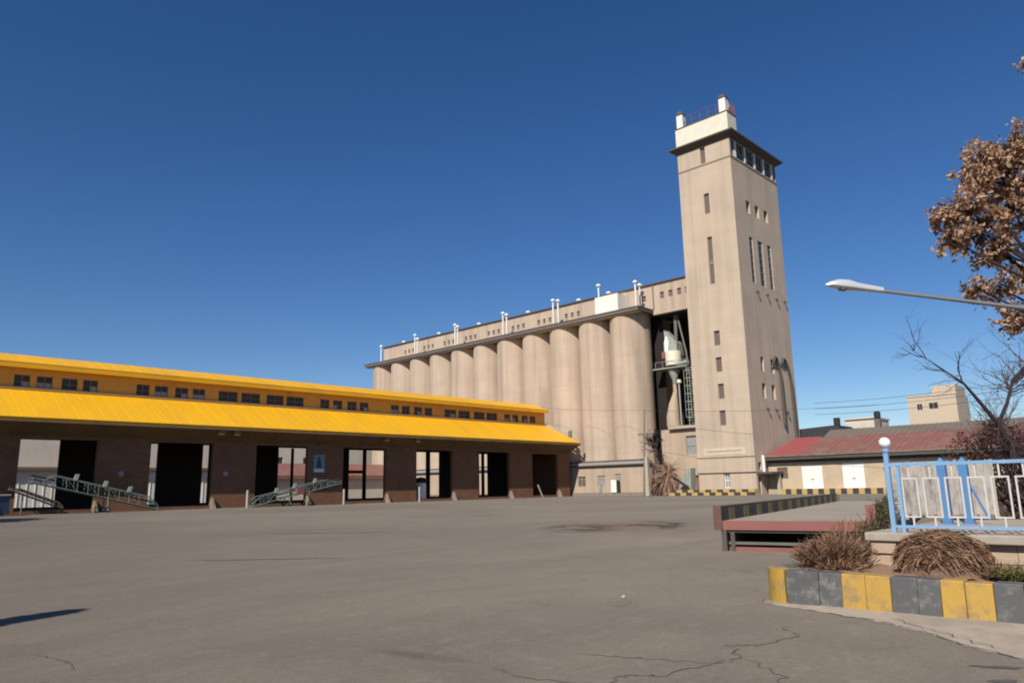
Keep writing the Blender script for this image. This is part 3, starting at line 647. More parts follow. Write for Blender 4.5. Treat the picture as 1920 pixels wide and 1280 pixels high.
for i, (a, b) in enumerate(wn):
    f = MB(); y = 86.1
    big = b-a > 2
    f.box((a, y, 12.42), (a+.07, y+.05, 13.62)); f.box((b-.07, y, 12.42), (b, y+.05, 13.62)); f.box((a+.07, y+.001, 12.42), (b-.07, y+.049, 12.48)); f.box((a+.07, y+.001, 13.56), (b-.07, y+.049, 13.62))
    f.box(((a+b)/2-.03, y+.002, 12.48), ((a+b)/2+.03, y+.048, 13.56)); f.box((a+.07, y+.003, 12.92), (b-.07, y+.047, 12.97))
    fo = f.build('window', M['frame'], wh)
    MB().box((a, y+.06, 12.42), (b, y+.08, 13.62)).build('pane', M['glass'], fo)
    lo = rnd.random()
    if lo < (.75 if not big else .4):
        x0 = a+.07 if rnd.random() < .6 else (a+b)/2+.03; x1 = b-.07 if rnd.random() < .6 else (a+b)/2-.03
        if x1 > x0: MB().box((x0, y+.052, 12.48), (x1, y+.057, 12.9+rnd.uniform(-.05, .05))).build('lower_pane', M['palepane'], fo)
roof_slab(85.1, 14.75, 88.5, 16.0, SX0-.3, 97.3, SX0-.3, 97.3, .14, 1.2).build('upper_roof', M['yellow'], wh)
roof_slab(91.9, 14.75, 88.5, 16.0, SX0-.3, 97.3, SX0-.3, 97.3, .14, 1.2).build('upper_roof', M['yellow'], wh)
MB().box((SX0-.3, 85.08, 14.22), (97.32, 85.22, 14.62)).build('upper_fascia', M['yellow'], wh)
MB().box((SX0-.3, 85.22, 14.3), (97.2, 86.0, 14.36)).build('upper_soffit', M['orange'], wh)
MB().quad((97.22, 85.2, 14.3), (97.22, 91.8, 14.3), (97.22, 91.6, 14.75), (97.22, 85.2, 14.75)).build('upper_gable', M['orange'], wh)
MB().tri((97.2, 85.2, 14.72), (97.2, 91.8, 14.72), (97.2, 88.5, 15.95)).build('upper_gable', M['orange'], wh)
MB().tube([(98.2, 87.5, 12.0), (98.2, 87.5, 14.6)], .2, 8).build('downpipe', M['steel'], wh)

def conveyor(name, label, x_hi, z_hi, x_lo, z_lo, y, hgt, wdt, wheels, unit, grp):
    gm = M['green'] if wheels else M['steel']
    """truck-loading belt conveyor: lattice frame, belt, legs, wheels"""
    r = thing(name, label, 'conveyor', (x_lo, y, 0), grp)
    a, b = Vector((x_lo, y, z_lo)), Vector((x_hi, y, z_hi)); d = b-a; n = 12
    f = MB()
    for yy in (-wdt/2, wdt/2):
        o = Vector((0, yy, 0)); tp = Vector((0, 0, hgt))
        e = lambda s_: hgt*(1 if .08 < s_ < .9 else .35)
        top = [a+d*(i/n)+o+Vector((0, 0, e(i/n))) for i in range(n+1)]; bot = [a+d*(i/n)+o for i in range(n+1)]
        f.tube(bot, .055, 6); f.tube(top, .05, 6)
        for i in range(n+1):
            f.tube([bot[i], top[i]], .03, 5)
            if i < n and (i % 2 == 0): f.tube([bot[i], top[i+1]], .022, 5)
    for i in range(0, n+1, 2): f.tube([a+d*(i/n)+Vector((0, -wdt/2, 0)), a+d*(i/n)+Vector((0, wdt/2, 0))], .05, 6)
    f.build('frame', gm, r)
    nb = Vector((0, 0, hgt*.55)); w2 = Vector((0, wdt*.36, 0))
    MB().hexa([a+nb-w2, b+nb-w2, b+nb+w2, a+nb+w2, a+nb-w2+Vector((0, 0, .1)), b+nb-w2+Vector((0, 0, .1)), b+nb+w2+Vector((0, 0, .1)), a+nb+w2+Vector((0, 0, .1))]).build('belt', M['rubber'], r)
    for s_ in wheels:
        c = a+d*s_
        for yy in (-wdt/2-.15, wdt/2+.15):
            w_ = MB().lathe((c.x, y+yy, .27), [(.1, -.08), (.25, -.08), (.27, 0), (.25, .08), (.1, .08)], 18, (0, 1, 0)).build('wheel', M['rubber'], r, smooth=True)
            MB().lathe((c.x, y+yy, .27), [(.05, -.1), (.12, -.1), (.12, .1), (.05, .1)], 12, (0, 1, 0)).build('rim', M['galv'], w_)
            MB().tube([(c.x, y+yy*.85, .27), c+Vector((0, yy*.85, .1))], .06, 6).build('leg', M['green'], r)
    for s_ in unit:
        c = a+d*s_+Vector((0, -wdt/2-.15, hgt*.4)); MB().box(c+Vector((-.5, -.25, -.35)), c+Vector((.5, .2, .35))).build('drive_unit', M['rust'] if s_ < .6 else M['greenish'], r)
    if not wheels: MB().tube([a+d*.75, Vector((a.x+d.x*.75, y, 0))], .07, 6).build('leg', gm, r)
    for s_ in ((.25, .45, .68) if wheels else ()):
        c = a+d*s_+Vector((0, -wdt/2, hgt))
        MB().hexa([c+Vector((-.25, -.1, 0)), c+Vector((.1, -.1, 0)), c+Vector((.1, .1, 0)), c+Vector((-.25, .1, 0)), c+Vector((-.1, -.05, .55)), c+Vector((.25, -.05, .55)), c+Vector((.25, .05, .55)), c+Vector((-.1, .05, .55))]).build('guide_plate', M['greenish'], r)
    return r
conveyor('conveyor', 'long green lattice loading conveyor rising leftwards before the leftmost shed opening', 18.9, 2.95, 30.2, .15, 79.9, 1.05, 1.1, (.42,), (), 'conveyors before the warehouse')
conveyor('conveyor', 'green loading conveyor rising to the right beside the white bollard, red motor on it', 51.9, 2.55, 40.4, .1, 80.1, .85, 1.2, (.4, .62), (.5,), 'conveyors before the warehouse')
conveyor('conveyor', 'short dark conveyor lying low under the raised end of the leftmost conveyor', 17.6, 2.3, 22.0, .5, 81.2, .4, .8, (), (), 'conveyors before the warehouse')
bb = thing('skip_bin', 'dark blue steel skip at the left edge before the first shed pier', 'skip bin', (15, 79.3, 0))
MB().hexa([(11.6, 78.4, .15), (17.2, 78.4, .15), (17.2, 80.2, .15), (11.6, 80.2, .15), (11.2, 78.1, 1.6), (17.0, 78.1, 1.75), (17.0, 80.5, 1.75), (11.2, 80.5, 1.6)]).build('body', M['bluebin'], bb)
mb = MB()
for x in (12.5, 14, 15.5): mb.box((x, 78.02, .3), (x+.12, 78.3, 1.6))
mb.build('rib', M['bluebin'], bb); MB().box((11.1, 78.0, 1.76), (17.1, 78.2, 1.9)).build('rim', M['greenish'], bb)
for x in (12.2, 16.6): MB().box((x-.2, 78.6, 0), (x+.2, 80, .149)).build('skid', M['steel'], bb)

def bollard(x, y, h, label, lean=0.):
    o = MB().tube([(x, y, 0), (x-lean, y, h)], .13, 12)
    n = len(o.v); o.lathe((x-lean, y, h), [(.13, 0), (.09, .07), (.02, .09)], 12)
    b = o.build('bollard', M['concpole'], loc=(x, y, 0), smooth=True); tag(b, label, 'bollard', 'white bollards before the warehouse')
bollard(39.3, 78.5, 1.8, 'white pipe bollard at the low end of the right-hand green conveyor')
bollard(51.65, 78.5, 1.75, 'white pipe bollard between the green conveyor and the double lit opening')
bollard(63.35, 78.5, 1.9, 'white pipe bollard in front of the white tank with black lid')
bollard(88.0, 78.6, 1.9, 'leaning white pipe bollard before the last opening near the annex', 1.1)
tk = thing('storage_tank', 'whitish tank with black lid standing in the shed opening behind a bollard', 'tank', (67.7, 83.6, .3))
MB().lathe((67.7, 83.6, .3), [(.72, 0), (.75, .1), (.75, 2.0), (.7, 2.2)], 20).build('body', M['white'], tk, smooth=True); MB().lathe((67.7, 83.6, 2.52), [(.9, 0), (.95, .2), (.6, .7), (.1, .8)], 20).build('lid', M['rubber'], tk, smooth=True)
sg = thing('wall_sign', 'pale blue safety sign with dark pictogram on the pier over the conveyor', 'sign', (50.4, 81.95, 4.))
MB().box((49.4, 81.93, 3.9), (51.0, 81.995, 6.1)).build('board', M['signblue'], sg)
mb = MB(); mb.lathe((50.2, 81.925, 5.6), [(.2, -.004), (.2, .004)], 16, (0, 1, 0)); mb.hexa([(49.85, 81.92, 4.5), (50.55, 81.92, 4.5), (50.55, 81.929, 4.5), (49.85, 81.929, 4.5), (49.95, 81.92, 5.4), (50.45, 81.92, 5.4), (50.45, 81.929, 5.4), (49.95, 81.929, 5.4)]); mb.build('pictogram', M['signdark'], sg)
MB().box((49.5, 81.915, 3.98), (50.9, 81.928, 4.35)).build('strip', M['white'], sg)
for x, lab in ((27.3, 'small white oval lamp on the first brick pier behind the left conveyor'), (38.3, 'small white oval lamp on the second brick pier')):
    l_ = thing('wall_lamp', lab, 'wall lamp', (x, 81.9, 3.7), 'lamps on the brick piers')
    MB().lathe((x, 81.99, 3.75), [(.3, 0), (.26, .12), (.1, .2)], 16, (0, -1, 0)).build('bowl', M['palepane'], l_, smooth=True); MB().box((x-.4, 81.97, 3.4), (x+.4, 81.997, 3.44)).build('bracket', M['steel'], l_)

# ------------------------------------------------------------------ buildings seen through the warehouse
rb = thing('rear_store', 'pale rear store with rusty red roof seen through the warehouse openings', 'building', (60, 130, 0))
mb = MB(); mb.wall((0, 130, 0), (1, 0, 0), (0, -1, 0), (20, 98.5), (0, 4.1), [], .3); mb.wall((98.5, 0, 0), (0, 1, 0), (1, 0, 0), (130, 142), (0, 4.1)); mb.build('wall', M['pinkbeige'], rb)
MB().hexa([(20, 129.2, 4.1), (99, 129.2, 4.1), (99, 136, 6.9), (20, 136, 6.9), (20, 129.2, 4.7), (99, 129.2, 4.7), (99, 136, 7.2), (20, 136, 7.2)]).build('roof', M['brownroof'], rb)
rb2 = thing('rear_block', 'tall pale building behind the red-roofed rear store, seen through openings', 'building', (60, 152, 0))
mb = MB(); mb.wall((0, 152, 0), (1, 0, 0), (0, -1, 0), (30, 116), (0, 13), [(x, 7.6, x+2, 9.2) for x in range(40, 95, 7)], .3); mb.build('wall', M['pinkbeige'], rb2); MB().box((30, 151.8, 13), (116, 165, 13.3)).build('roof', M['greyroof'], rb2)
for x in range(40, 95, 7): MB().box((x, 152.2, 7.6), (x+2, 152.25, 9.2)).build('window', M['darkwin'], rb2)
rb3 = thing('white_store', 'white corrugated store seen through the leftmost warehouse opening', 'building', (20, 118, 0))
mb = MB(); mb.box((5, 118, 0), (55, 124, 5.2))
for i in range(49): mb.box((5.5+i, 117.93, 0), (5.6+i, 117.999, 5.1))
mb.build('wall', M['white'], rb3); MB().box((4.5, 117.3, 5.2), (55.5, 125, 5.6)).build('roof', M['greyroof'], rb3); MB().box((6, 120, 5.6), (54, 124, 9.9)).build('upper_wall', M['pinkbeige'], rb3)

# ------------------------------------------------------------------ red-roofed building right of the tower
XB = 103.5
rr = thing('red_roof_building', 'low beige building with faded red sheet roof and white doors by the tower', 'building', (XB, 48.8, 0))
bh = [(45.95, 2.15, 47.5, 3.7), (41.1, .75, 43.95, 3.95), (35.6, .75, 38.4, 4.05), (29.6, .75, 32.4, 4.05), (23.6, .75, 26.4, 4.05), (17.6, .75, 20.4, 4.05)]
mb = MB(); mb.wall((XB, 0, 0), (0, 1, 0), (-1, 0, 0), (-8, 48.75), (0, 5.2), bh, .22); mb.wall((0, -8, 0), (1, 0, 0), (0, -1, 0), (XB, 117), (0, 5.2)); mb.build('wall', M['beige'], rr)
def shed_roof(ya, yb, x0, z0, x1, z1, ya1=None):
    mb = MB(); ya1 = yb if ya1 is None else ya1
    mb.hexa([(x0, ya, z0-.12), (x1, ya, z1-.12), (x1, ya1, z1-.12), (x0, yb, z0-.12), (x0, ya, z0), (x1, ya, z1), (x1, ya1, z1), (x0, yb, z0)])
    y = ya+.4
    while y < min(yb, ya1)-.2:
        mb.hexa([(x0, y-.05, z0+.002), (x1, y-.05, z1+.002), (x1, y+.05, z1+.002), (x0, y+.05, z0+.002), (x0, y-.03, z0+.06), (x1, y-.03, z1+.06), (x1, y+.03, z1+.06), (x0, y+.03, z0+.06)]); y += .8
    return mb
shed_roof(43.6, 48.9, 102.5, 5.4, 111, 8.2, 47.6).build('roof', M['redroof'], rr)
shed_roof(-8.5, 43.58, 102.5, 5.4, 110.4, 8.0).build('roof', M['brownroof'], rr)
shed_roof(-8.5, 43.2, 110.41, 8.02, 113.4, 9.2).build('roof', M['greyroof'], rr)
MB().box((102.38, -8.5, 5.2), (102.5, 48.9, 5.34)).build('gutter', M['gutter'], rr); MB().box((102.52, -8.5, 4.72), (102.6, 48.85, 5.19)).build('fascia', M['cornice'], rr)  # dark fascia colour carries part of the eave's shadow band
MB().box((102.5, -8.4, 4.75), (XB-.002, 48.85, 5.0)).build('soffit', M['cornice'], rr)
MB().box((XB-.06, -8, 4.35), (XB-.003, 48.7, 4.74)).build('eave_shade_band', M['cornice'], rr)  # dark strip painted as the shadow band under the eave
for i, h in enumerate(bh):
    if i == 0:
        f = MB()
        for k in range(6): f.box((XB+.1, h[0]+k*(h[2]-h[0])/5-.03, h[1]), (XB+.14, h[0]+k*(h[2]-h[0])/5+.03, h[3]))
        f.box((XB+.095, h[0], 2.9), (XB+.135, h[2], 2.98)); fo = f.build('window', M['frame'], rr); MB().box((XB+.16, h[0], h[1]), (XB+.2, h[2], h[3])).build('pane', M['brownwin'], fo)
    else:
        dm = MB(); ym = (h[0]+h[2])/2
        dm.box((XB+.08, h[0], h[1]), (XB+.14, ym-.015, h[3])); dm.box((XB+.08, ym+.015, h[1]), (XB+.14, h[2], h[3]))
        for z in (1.8, 2.9): dm.box((XB+.06, h[0]+.08, z), (XB+.079, ym-.06, z+.05)); dm.box((XB+.06, ym+.06, z), (XB+.079, h[2]-.08, z+.05))
        do = dm.build('door', M['whitedoor'], rr); MB().box((XB+.02, ym-.25, 1.95), (XB+.058, ym+.25, 2.06)).build('handle', M['greyframe'], do)
MB().box((102.6, -8, 0), (XB-.004, 48.6, .7)).build('dock', M['plinth'], rr)
bk = thing('black_roof_shed', 'black tarred roof showing behind the red roof beside the tower', 'shed', (116, 45, 0))
MB().hexa([(117, 40, 7), (125, 40, 7), (125, 52, 7), (117, 52, 7), (117.5, 43.9, 10.2), (124, 43.9, 10.2), (124, 52, 9.8), (117.5, 52, 9.8)]).build('roof', M['blackroof'], bk); MB().box((117.3, 40.2, 0), (124.8, 51.8, 6.99)).build('wall', M['beige'], bk)
MB().box((117.6, 43.4, 9.0), (118.2, 44.2, 11.3)).build('chimney', M['blackroof'], bk)
hs = thing('distant_house', 'low pale flat-roofed house just above the faded red roof ridge', 'house', (180, 61, 0))
MB().box((180, 58.5, 0), (190, 65, 15.7)).build('wall', M['pinkbeige'], hs); MB().box((179.6, 58.3, 15.7), (190.4, 65.2, 16.05)).build('roof', M['pinkbeige'], hs)
MB().lathe((179, 57.4, 15.4), [(.6, 0), (.7, .3), (.7, 1.5), (.2, 1.8)], 12).build('water_tank', M['blackroof'], hs); MB().box((178.4, 56.8, 0), (179.6, 58.0, 15.39)).build('tank_tower', M['steel'], hs)
fb = thing('apartment_block', 'sunlit tan block with two small windows above the red roof', 'apartment block', (250, 71, 0))
fh = [(66.9, 22.6, 68.3, 24.4), (62.6, 22.7, 65.0, 24.5)]
mb = MB(); mb.wall((250, 0, 0), (0, 1, 0), (-1, 0, 0), (57.5, 70.9), (0, 26.6), fh, .35); mb.wall((0, 57.5, 0), (1, 0, 0), (0, -1, 0), (250, 264), (0, 26.6)); mb.wall((0, 70.9, 0), (1, 0, 0), (0, 1, 0), (250, 264), (0, 26.6)); mb.quad((250, 57.5, 26.6), (264, 57.5, 26.6), (264, 70.9, 26.6), (250, 70.9, 26.6)); mb.build('wall', M['tan'], fb)
MB().box((251, 57.6, 26.6), (262, 64, 29.6)).build('stair_head', M['tan'], fb); MB().box((249.8, 57.3, 26.62), (250.2, 71.1, 27.1)).build('parapet', M['tan'], fb)
for h in fh:
    f = MB().box((250.12, (h[0]+h[2])/2-.06, h[1]), (250.2, (h[0]+h[2])/2+.06, h[3])).build('window', M['greyframe'], fb); MB().box((250.25, h[0], h[1]), (250.3, h[2], h[3])).build('pane', M['darkwin'], f)
# striped kerb blocks along the tower and dock
def stripe(x0, x1, y, dy, z0, z1, mat, label, grp):
    o = MB().box((x0, y-dy/2+.01, z0), (x1, y+dy/2-.01, z1)).build('kerb_block', mat, loc=(x0, y, z0)); tag(o, label, 'kerb block', grp)
for row in (0, 1):
    for i in range(14):
        y = 61.0-.95*i; yl = (i+row) % 2 == 0
        stripe(97.0+.5*row, 97.5+.5*row if row == 0 else 98.5, y, .95, 0 if row == 0 else .0, .42 if row == 0 else .82, M['kerbyy'] if yl else M['kerbk'],
               ('yellow' if yl else 'black')+(' block in the lower' if row == 0 else ' block in the upper')+' checkered kerb row at the tower foot', 'checkered kerb at the tower')
for i in range(46):
    y = 46.0-.75*i; yl = i % 2 == 0
    stripe(101.6, 102.1, y, .75, 0, .72, M['kerbyy'] if yl else M['kerbk'], ('yellow' if yl else 'black')+' block in the single striped kerb before the red-roofed building', 'striped kerb at the white doors')

# ------------------------------------------------------------------ pole and wires
up = thing('utility_pole', 'thin utility pole with crossarm on a thick concrete stub before the silos', 'utility pole', (98, 66.5, 0))
MB().tube([(98, 66.6, 0), (98, 65.75, 13.3)], [.13, .08], 8).build('pole', M['steel'], up); MB().hexa([(97.9, 65.6, 0), (98.5, 65.6, 0), (98.5, 66.3, 0), (97.9, 66.3, 0), (97.95, 65.7, 6), (98.4, 65.7, 6), (98.4, 66.15, 6), (97.95, 66.15, 6)]).build('stub', M['concpole'], up)
MB().box((97.9, 64.2, 9.3), (98.1, 67.2, 9.5)).build('crossarm', M['steel'], up)
for y in (64.5, 67.0): MB().lathe((98, y, 9.5), [(.12, 0), (.16, .2), (.06, .4)], 8).build('insulator', M['concpole'], up)
def wire(name, label, a, b, sag, r=.018):
    a, b = Vector(a), Vector(b); P = [a.lerp(b, i/24)-Vector((0, 0, sag*4*(i/24)*(1-i/24))) for i in range(25)]
    tag(MB().tube(P, r, 5).build(name, M['wire'], loc=a), label, 'wire')
wire('wire', 'thin overhead wire from the pole to the yellow roof end', (98, 65.75, 13.2), (97.3, 88.4, 15.6), .3)
wire('wire', 'overhead wire crossing the tower face below its lowest window pair', (98, 65.7, 13.1), (95, 30, 10.6), .4)
wire('wire', 'uppermost power line in the sky right of the tower', (118, 47, 13.9), (96, 8, 12.6), .6, .026)
wire('wire', 'middle power line in the sky right of the tower', (118, 47, 13.0), (96, 8, 11.8), .6, .026)
wire('wire', 'lowest power line in the sky right of the tower', (118, 47, 12.1), (96, 8, 11.0), .6, .026)

# ------------------------------------------------------------------ weighbridge
wa = R(12.8); e1 = Vector((math.cos(wa), math.sin(wa), 0)); e2 = Vector((math.sin(wa), -math.cos(wa), 0)); ez = Vector((0, 0, 1))
W0 = Vector((16.9, 9.3, 0)); WW, WL = 3.3, 19.
def wb(a, b, c, sa, sb_, sc): return MB().obox(W0+e1*a+e2*b+ez*c, e1, e2, ez, sa, sb_, sc)
def flipped(mb): mb.f = [tuple(reversed(f)) for f in mb.f]; return mb
wg = thing('weighbridge', 'raised truck weighbridge deck with red steel end and striped side rails', 'weighbridge', W0)
flipped(wb(.06, 0, .56, WL, WW, .15)).build('deck', M['deck'], wg)
flipped(wb(0, .02, .50, .055, WW-.04, .215)).build('end_plate', M['rust'], wg)
flipped(wb(.05, .0, .44, .3, WW, .055)).build('beam', M['cornice'], wg)
flipped(wb(.1, .15, .0, .12, WW-.15, .1)).build('sill', M['rust'], wg); flipped(wb(.06, .15, .16, .1, WW-.15, .06)).build('sill', M['steel'], wg)
flipped(wb(.0, 0, .0, .14, .12, .5)).build('leg', M['cornice'], wg); flipped(wb(.0, WW-.12, .0, .14, .12, .44)).build('leg', M['cornice'], wg); flipped(wb(.05, .2, 0, .1, .1, .44)).build('leg', M['cornice'], wg)
flipped(wb(1.6, .2, 0, .15, WW-.4, .55)).build('under_shade', M['black'], wg); flipped(wb(.3, -.02, 0, WL-.5, .1, .5)).build('side_wall', M['gutter'], wg); flipped(wb(.3, WW-.1, 0, WL-.5, .1, .5)).build('side_wall', M['gutter'], wg)  # black panel painted in for the shade below the deck
for b, nm in ((-.14, 0), (WW-.02, 1)):
    n = 26; L_ = WL/n
    rl = flipped(wb(.0, b, .68, WL, .16, .38)).build('side_rail', M['kerbk'], wg)
    mb = MB()
    for i in range(0, n, 2): mb.obox(W0+e1*(i*L_+L_)+e2*(b-.004)+ez*.71, e1, e2, ez, L_*.75, .168, .30)
    so_ = flipped(mb).build('stripe', M['dullyellow'], rl); so_['kind'] = 'stuff'
    flipped(wb(-.05, b-.02, .5, .05, .2, .58)).build('rail_end', M['rustdark'] if nm == 0 else M['rust'], wg)
    flipped(wb(WL, b-.03, .3, .3, .22, .72)).build('end_post', M['kerby'], wg)
pp = tag(MB().tube([W0+e1*.4+e2*(WW+.35), W0+e1*.4+e2*(WW+.35)+ez*1.0], .05, 10).build('guide_post', M['kerby'], loc=W0+e1*.4+e2*(WW+.35)), 'thin yellow guide post at the right rail of the weighbridge', 'post')

# ------------------------------------------------------------------ planter: kerb blocks, gutter, soil
KX = 9.88
ys = [4.55, 4.12, 3.83, 3.54, 3.245, 2.95, 2.70, 2.45, 2.17, 1.88, 1.58, 1.28, .98, .68, .38, .08]
cols = ['g', 'g', 'y', 'y', 'g', 'g', 'y', 'y', 'g', 'g', 'y', 'y', 'g', 'g', 'y']
ordn = ['first grey kerb block beside the rounded yellow end', 'second grey kerb block, left of the first yellow pair', 'left yellow block of the first yellow pair in the kerb', 'right yellow block of the first yellow pair in the kerb',
        'left grey block between the two yellow kerb pairs', 'right grey block between the two yellow kerb pairs', 'left yellow block of the pair under the big straw bush', 'right yellow block of the pair under the big straw bush',
        'grey kerb block just right of the last yellow pair in view', 'grey kerb block at the right picture edge']
rk = random.Random(11)
for i, (a, b) in enumerate(zip(ys, ys[1:])):
    j = rk.uniform(-.012, .012); h = .455+rk.uniform(-.008, .008)
    mb = MB(); mb.hexa([(KX+j-.01, b+.002, 0), (KX+.26+j, b+.002, 0), (KX+.26+j, a-.002, 0), (KX+j-.01, a-.002, 0), (KX+j+.02, b+.002, h), (KX+.25+j, b+.002, h), (KX+.25+j, a-.002, h), (KX+j+.02, a-.002, h)])
    o = bevel(mb.build('kerb_block', M['kerby' if cols[i] == 'y' else 'kerbg'], loc=(KX, (a+b)/2, 0)), .012)
    tag(o, ordn[i] if i < len(ordn) else 'painted kerb block continuing past the right picture edge', 'kerb block', 'painted planter kerb')
mb = MB()
for k in range(8):          # the rounded corner block
    q0, q1 = R(180-k*11.25), R(180-(k+1)*11.25); c = (KX+.34, 4.555); ro_, ri_ = .36, .12
    p = [(c[0]+ro_*math.cos(q0), c[1]+ro_*math.sin(q0), 0), (c[0]+ri_*math.cos(q0), c[1]+ri_*math.sin(q0), 0), (c[0]+ri_*math.cos(q1), c[1]+ri_*math.sin(q1), 0), (c[0]+ro_*math.cos(q1), c[1]+ro_*math.sin(q1), 0)]
    mb.hexa([p[0], p[1], p[2], p[3]][::-1]+[(x, y, .46) for x, y, z in p][::-1])
tag(mb.build('kerb_block', M['kerby'], loc=(KX+.3, 4.6, 0), smooth=True), 'rounded yellow corner block at the left end of the planter kerb', 'kerb block', 'painted planter kerb')
for i in range(9):
    x = 10.25+i*.36; yl = (i//2) % 2 == 1
    tag(bevel(MB().box((x, 4.68, 0), (x+.35, 4.92, .45)).build('kerb_block', M['kerby' if yl else 'kerbg'], loc=(x, 4.8, 0)), .015), ('yellow' if yl else 'grey')+' block on the far short side of the planter, behind the low bush', 'kerb block', 'kerb on the planter far side')
# gutter strip in front of the kerb
GP = [(9.93, 4.95), (9.82, 4.6), (9.74, 4.2), (9.62, 3.75), (9.46, 3.35), (9.25, 2.95), (8.98, 2.6), (8.62, 2.25), (8.4, 1.9), (8.2, 1.6), (7.95, 1.1), (7.7, .5), (7.5, -.3)]
mb = MB(); rg = random.Random(2); PG = []
for a, b in zip(GP, GP[1:]):
    for i in range(5):
        q = Vector((*a, 0)).lerp(Vector((*b, 0)), i/5); PG.append((q.x+rg.gauss(0, .018), q.y+rg.gauss(0, .018)))
for a, b in zip(PG, PG[1:]):
    ya, yb = min(a[1], 4.9), min(b[1], 4.9)
    mb.quad((a[0], a[1], .004), (b[0], b[1], .004), (KX+.03, yb, .055), (KX+.03, ya, .055))
mb.build('gutter_pavement', M['gutter'], kind='structure')
strip([(x+.03, y) for x, y in PG[::4]], .022, .008, .012, 5).build('ground_crack', M['crack'], kind='structure')
strip([(x+.2, y+.02) for x, y in PG[22:44:5]], .014, .03, .02, 5).build('ground_crack', M['crack'], kind='structure')
for x, y, r_ in ((7.8, 1.75, .5), (7.3, 1.6, .35), (8.05, 1.2, .4)): blob(x, y, r_*.35, .05, R(-60), .006, 24, .8, r_*7).build('ground_stain', M['patch'], kind='structure')
# litter
tag(MB().lathe((9.2, 6.7, 0), [(.03, 0), (.04, .015), (.025, .035), (.004, .045)], 8).build('pebble', M['slab'], loc=(9.2, 6.7, 0)), 'small white pebble lying alone on the asphalt', 'pebble')
# soil
mb = MB(); nx, ny = 18, 70; X_, Y_ = (10.11, 12.6), (-2., 4.7)
for i in range(nx+1):
    for j in range(ny+1):
        x = X_[0]+(X_[1]-X_[0])*i/nx; y = Y_[0]+(Y_[1]-Y_[0])*j/ny
        mb.v.append((x, y, .43+.05*mnoise.noise(Vector((x*3, y*3, 0)))+.03*mnoise.noise(Vector((x*9, y*9, 4)))+.02*i/nx))
for i in range(nx):
    for j in range(ny):
        a = i*(ny+1)+j; mb.f.append((a, a+ny+1, a+ny+2, a+1))
mb.build('soil', M['soil'], kind='structure', smooth=True)

# low stone wall and platform carrying the railing
sw = thing('stone_wall', 'low pale stone wall with cap slab and pillar under the blue railing', 'wall', (11.4, 3.0, .3))
mb = MB(); rs = random.Random(5); y = 3.5
for row, (z0, z1) in enumerate(((.3, .52), (.525, .76))):
    y = 3.52
    while y > -4:
        w_ = rs.uniform(.3, .55); j = rs.uniform(0, .025)
        mb.box((11.42+j, y-w_+.008, z0), (11.75, y, z1)); y -= w_
mb.build('masonry', M['stone'], sw)
pl = MB(); rs = random.Random(8)
for z0, z1 in ((.3, .44), (.444, .6), (.604, .77)):
    j = rs.uniform(-.02, .02); pl.box((11.36+j, 3.6+j, z0), (11.72, 3.93+j, z1))
pl.build('pillar', M['stone'], sw)
mb = MB(); mb.hexa([(11.15, 3.98, .77), (11.15, -4, .77), (12.5, -4, .77), (12.5, 3.98, .77), (11.17, 3.96, .88), (11.17, -4, .88), (12.5, -4, .88), (12.5, 3.96, .88)][::-1][4:]+[(11.17, 3.96, .88), (11.17, -4, .88), (12.5, -4, .88), (12.5, 3.96, .88)][::-1]) if False else mb.box((11.3, -4, .77), (12.5, 3.98, .885))
bevel(mb.build('cap_slab', M['slab'], sw), .015)
MB().box((12.5, -6, .0), (16.9, 4.2, .84)).build('pavement', M['slab'], kind='structure')

# railing
rl = thing('railing', 'blue steel railing with white rectangle infill on the low stone wall', 'railing', (11.5, 3.6, .885))
RX = 11.5
def bar(mb, a, b, w_=.02): return mb.tube([a, b], w_, 4)
mb = MB(); mb.box((RX-.03, 3.6, .885), (RX+.03, 3.66, 2.0)); mb.build('post', M['blue'], rl)
MB().box((RX-.022, 3.475, .885), (RX+.022, 3.52, 1.8)).build('post', M['blue'], rl)
for y in (1.2, -1.2, -3.6): MB().box((RX-.03, y-.03, .885), (RX+.03, y+.03, 1.84)).build('post', M['blue'], rl)
MB().box((RX-.022, -3.57, 1.795), (RX+.022, 3.6, 1.84)).build('top_rail', M['blue'], rl); MB().box((RX-.02, -3.57, .95), (RX+.02, 3.6, .985)).build('bottom_rail', M['blue'], rl)
yy = 3.36; k = 0
while yy > -3.4:
    mb = MB(); w2, z0, z1, th = .095, 1.09, 1.635, .011
    if abs(yy-1.2) > .14 and abs(yy+1.2) > .14:
        for s_ in (-1, 1): mb.box((RX-th, yy+s_*w2-th, z0), (RX+th, yy+s_*w2+th, z1))
        mb.box((RX-th+.001, yy-w2+th, z0), (RX+th-.001, yy+w2-th, z0+.022)); mb.box((RX-th+.001, yy-w2+th, z1-.022), (RX+th-.001, yy+w2-th, z1))
        mb.box((RX-th, yy-th, .985), (RX+th, yy+th, z0)); mb.box((RX-th, yy-th, z1), (RX+th, yy+th, 1.795))
        mb.build('infill_panel', M['whiterail'], rl)
    yy -= .273; k += 1
gl = thing('globe_lamp', 'white opal globe lamp on top of the blue railing post', 'globe lamp', (RX, 3.63, 2.0))
MB().lathe((RX, 3.63, 2.0), [(.045, 0), (.05, .03), (.03, .05)], 14).build('collar', M['blue'], gl)
MB().lathe((RX, 3.63, 2.135), [(.08*math.cos(R(a)), .08*math.sin(R(a))) for a in range(-90, 91, 12)], 24).build('globe', M['globe'], gl, smooth=True)
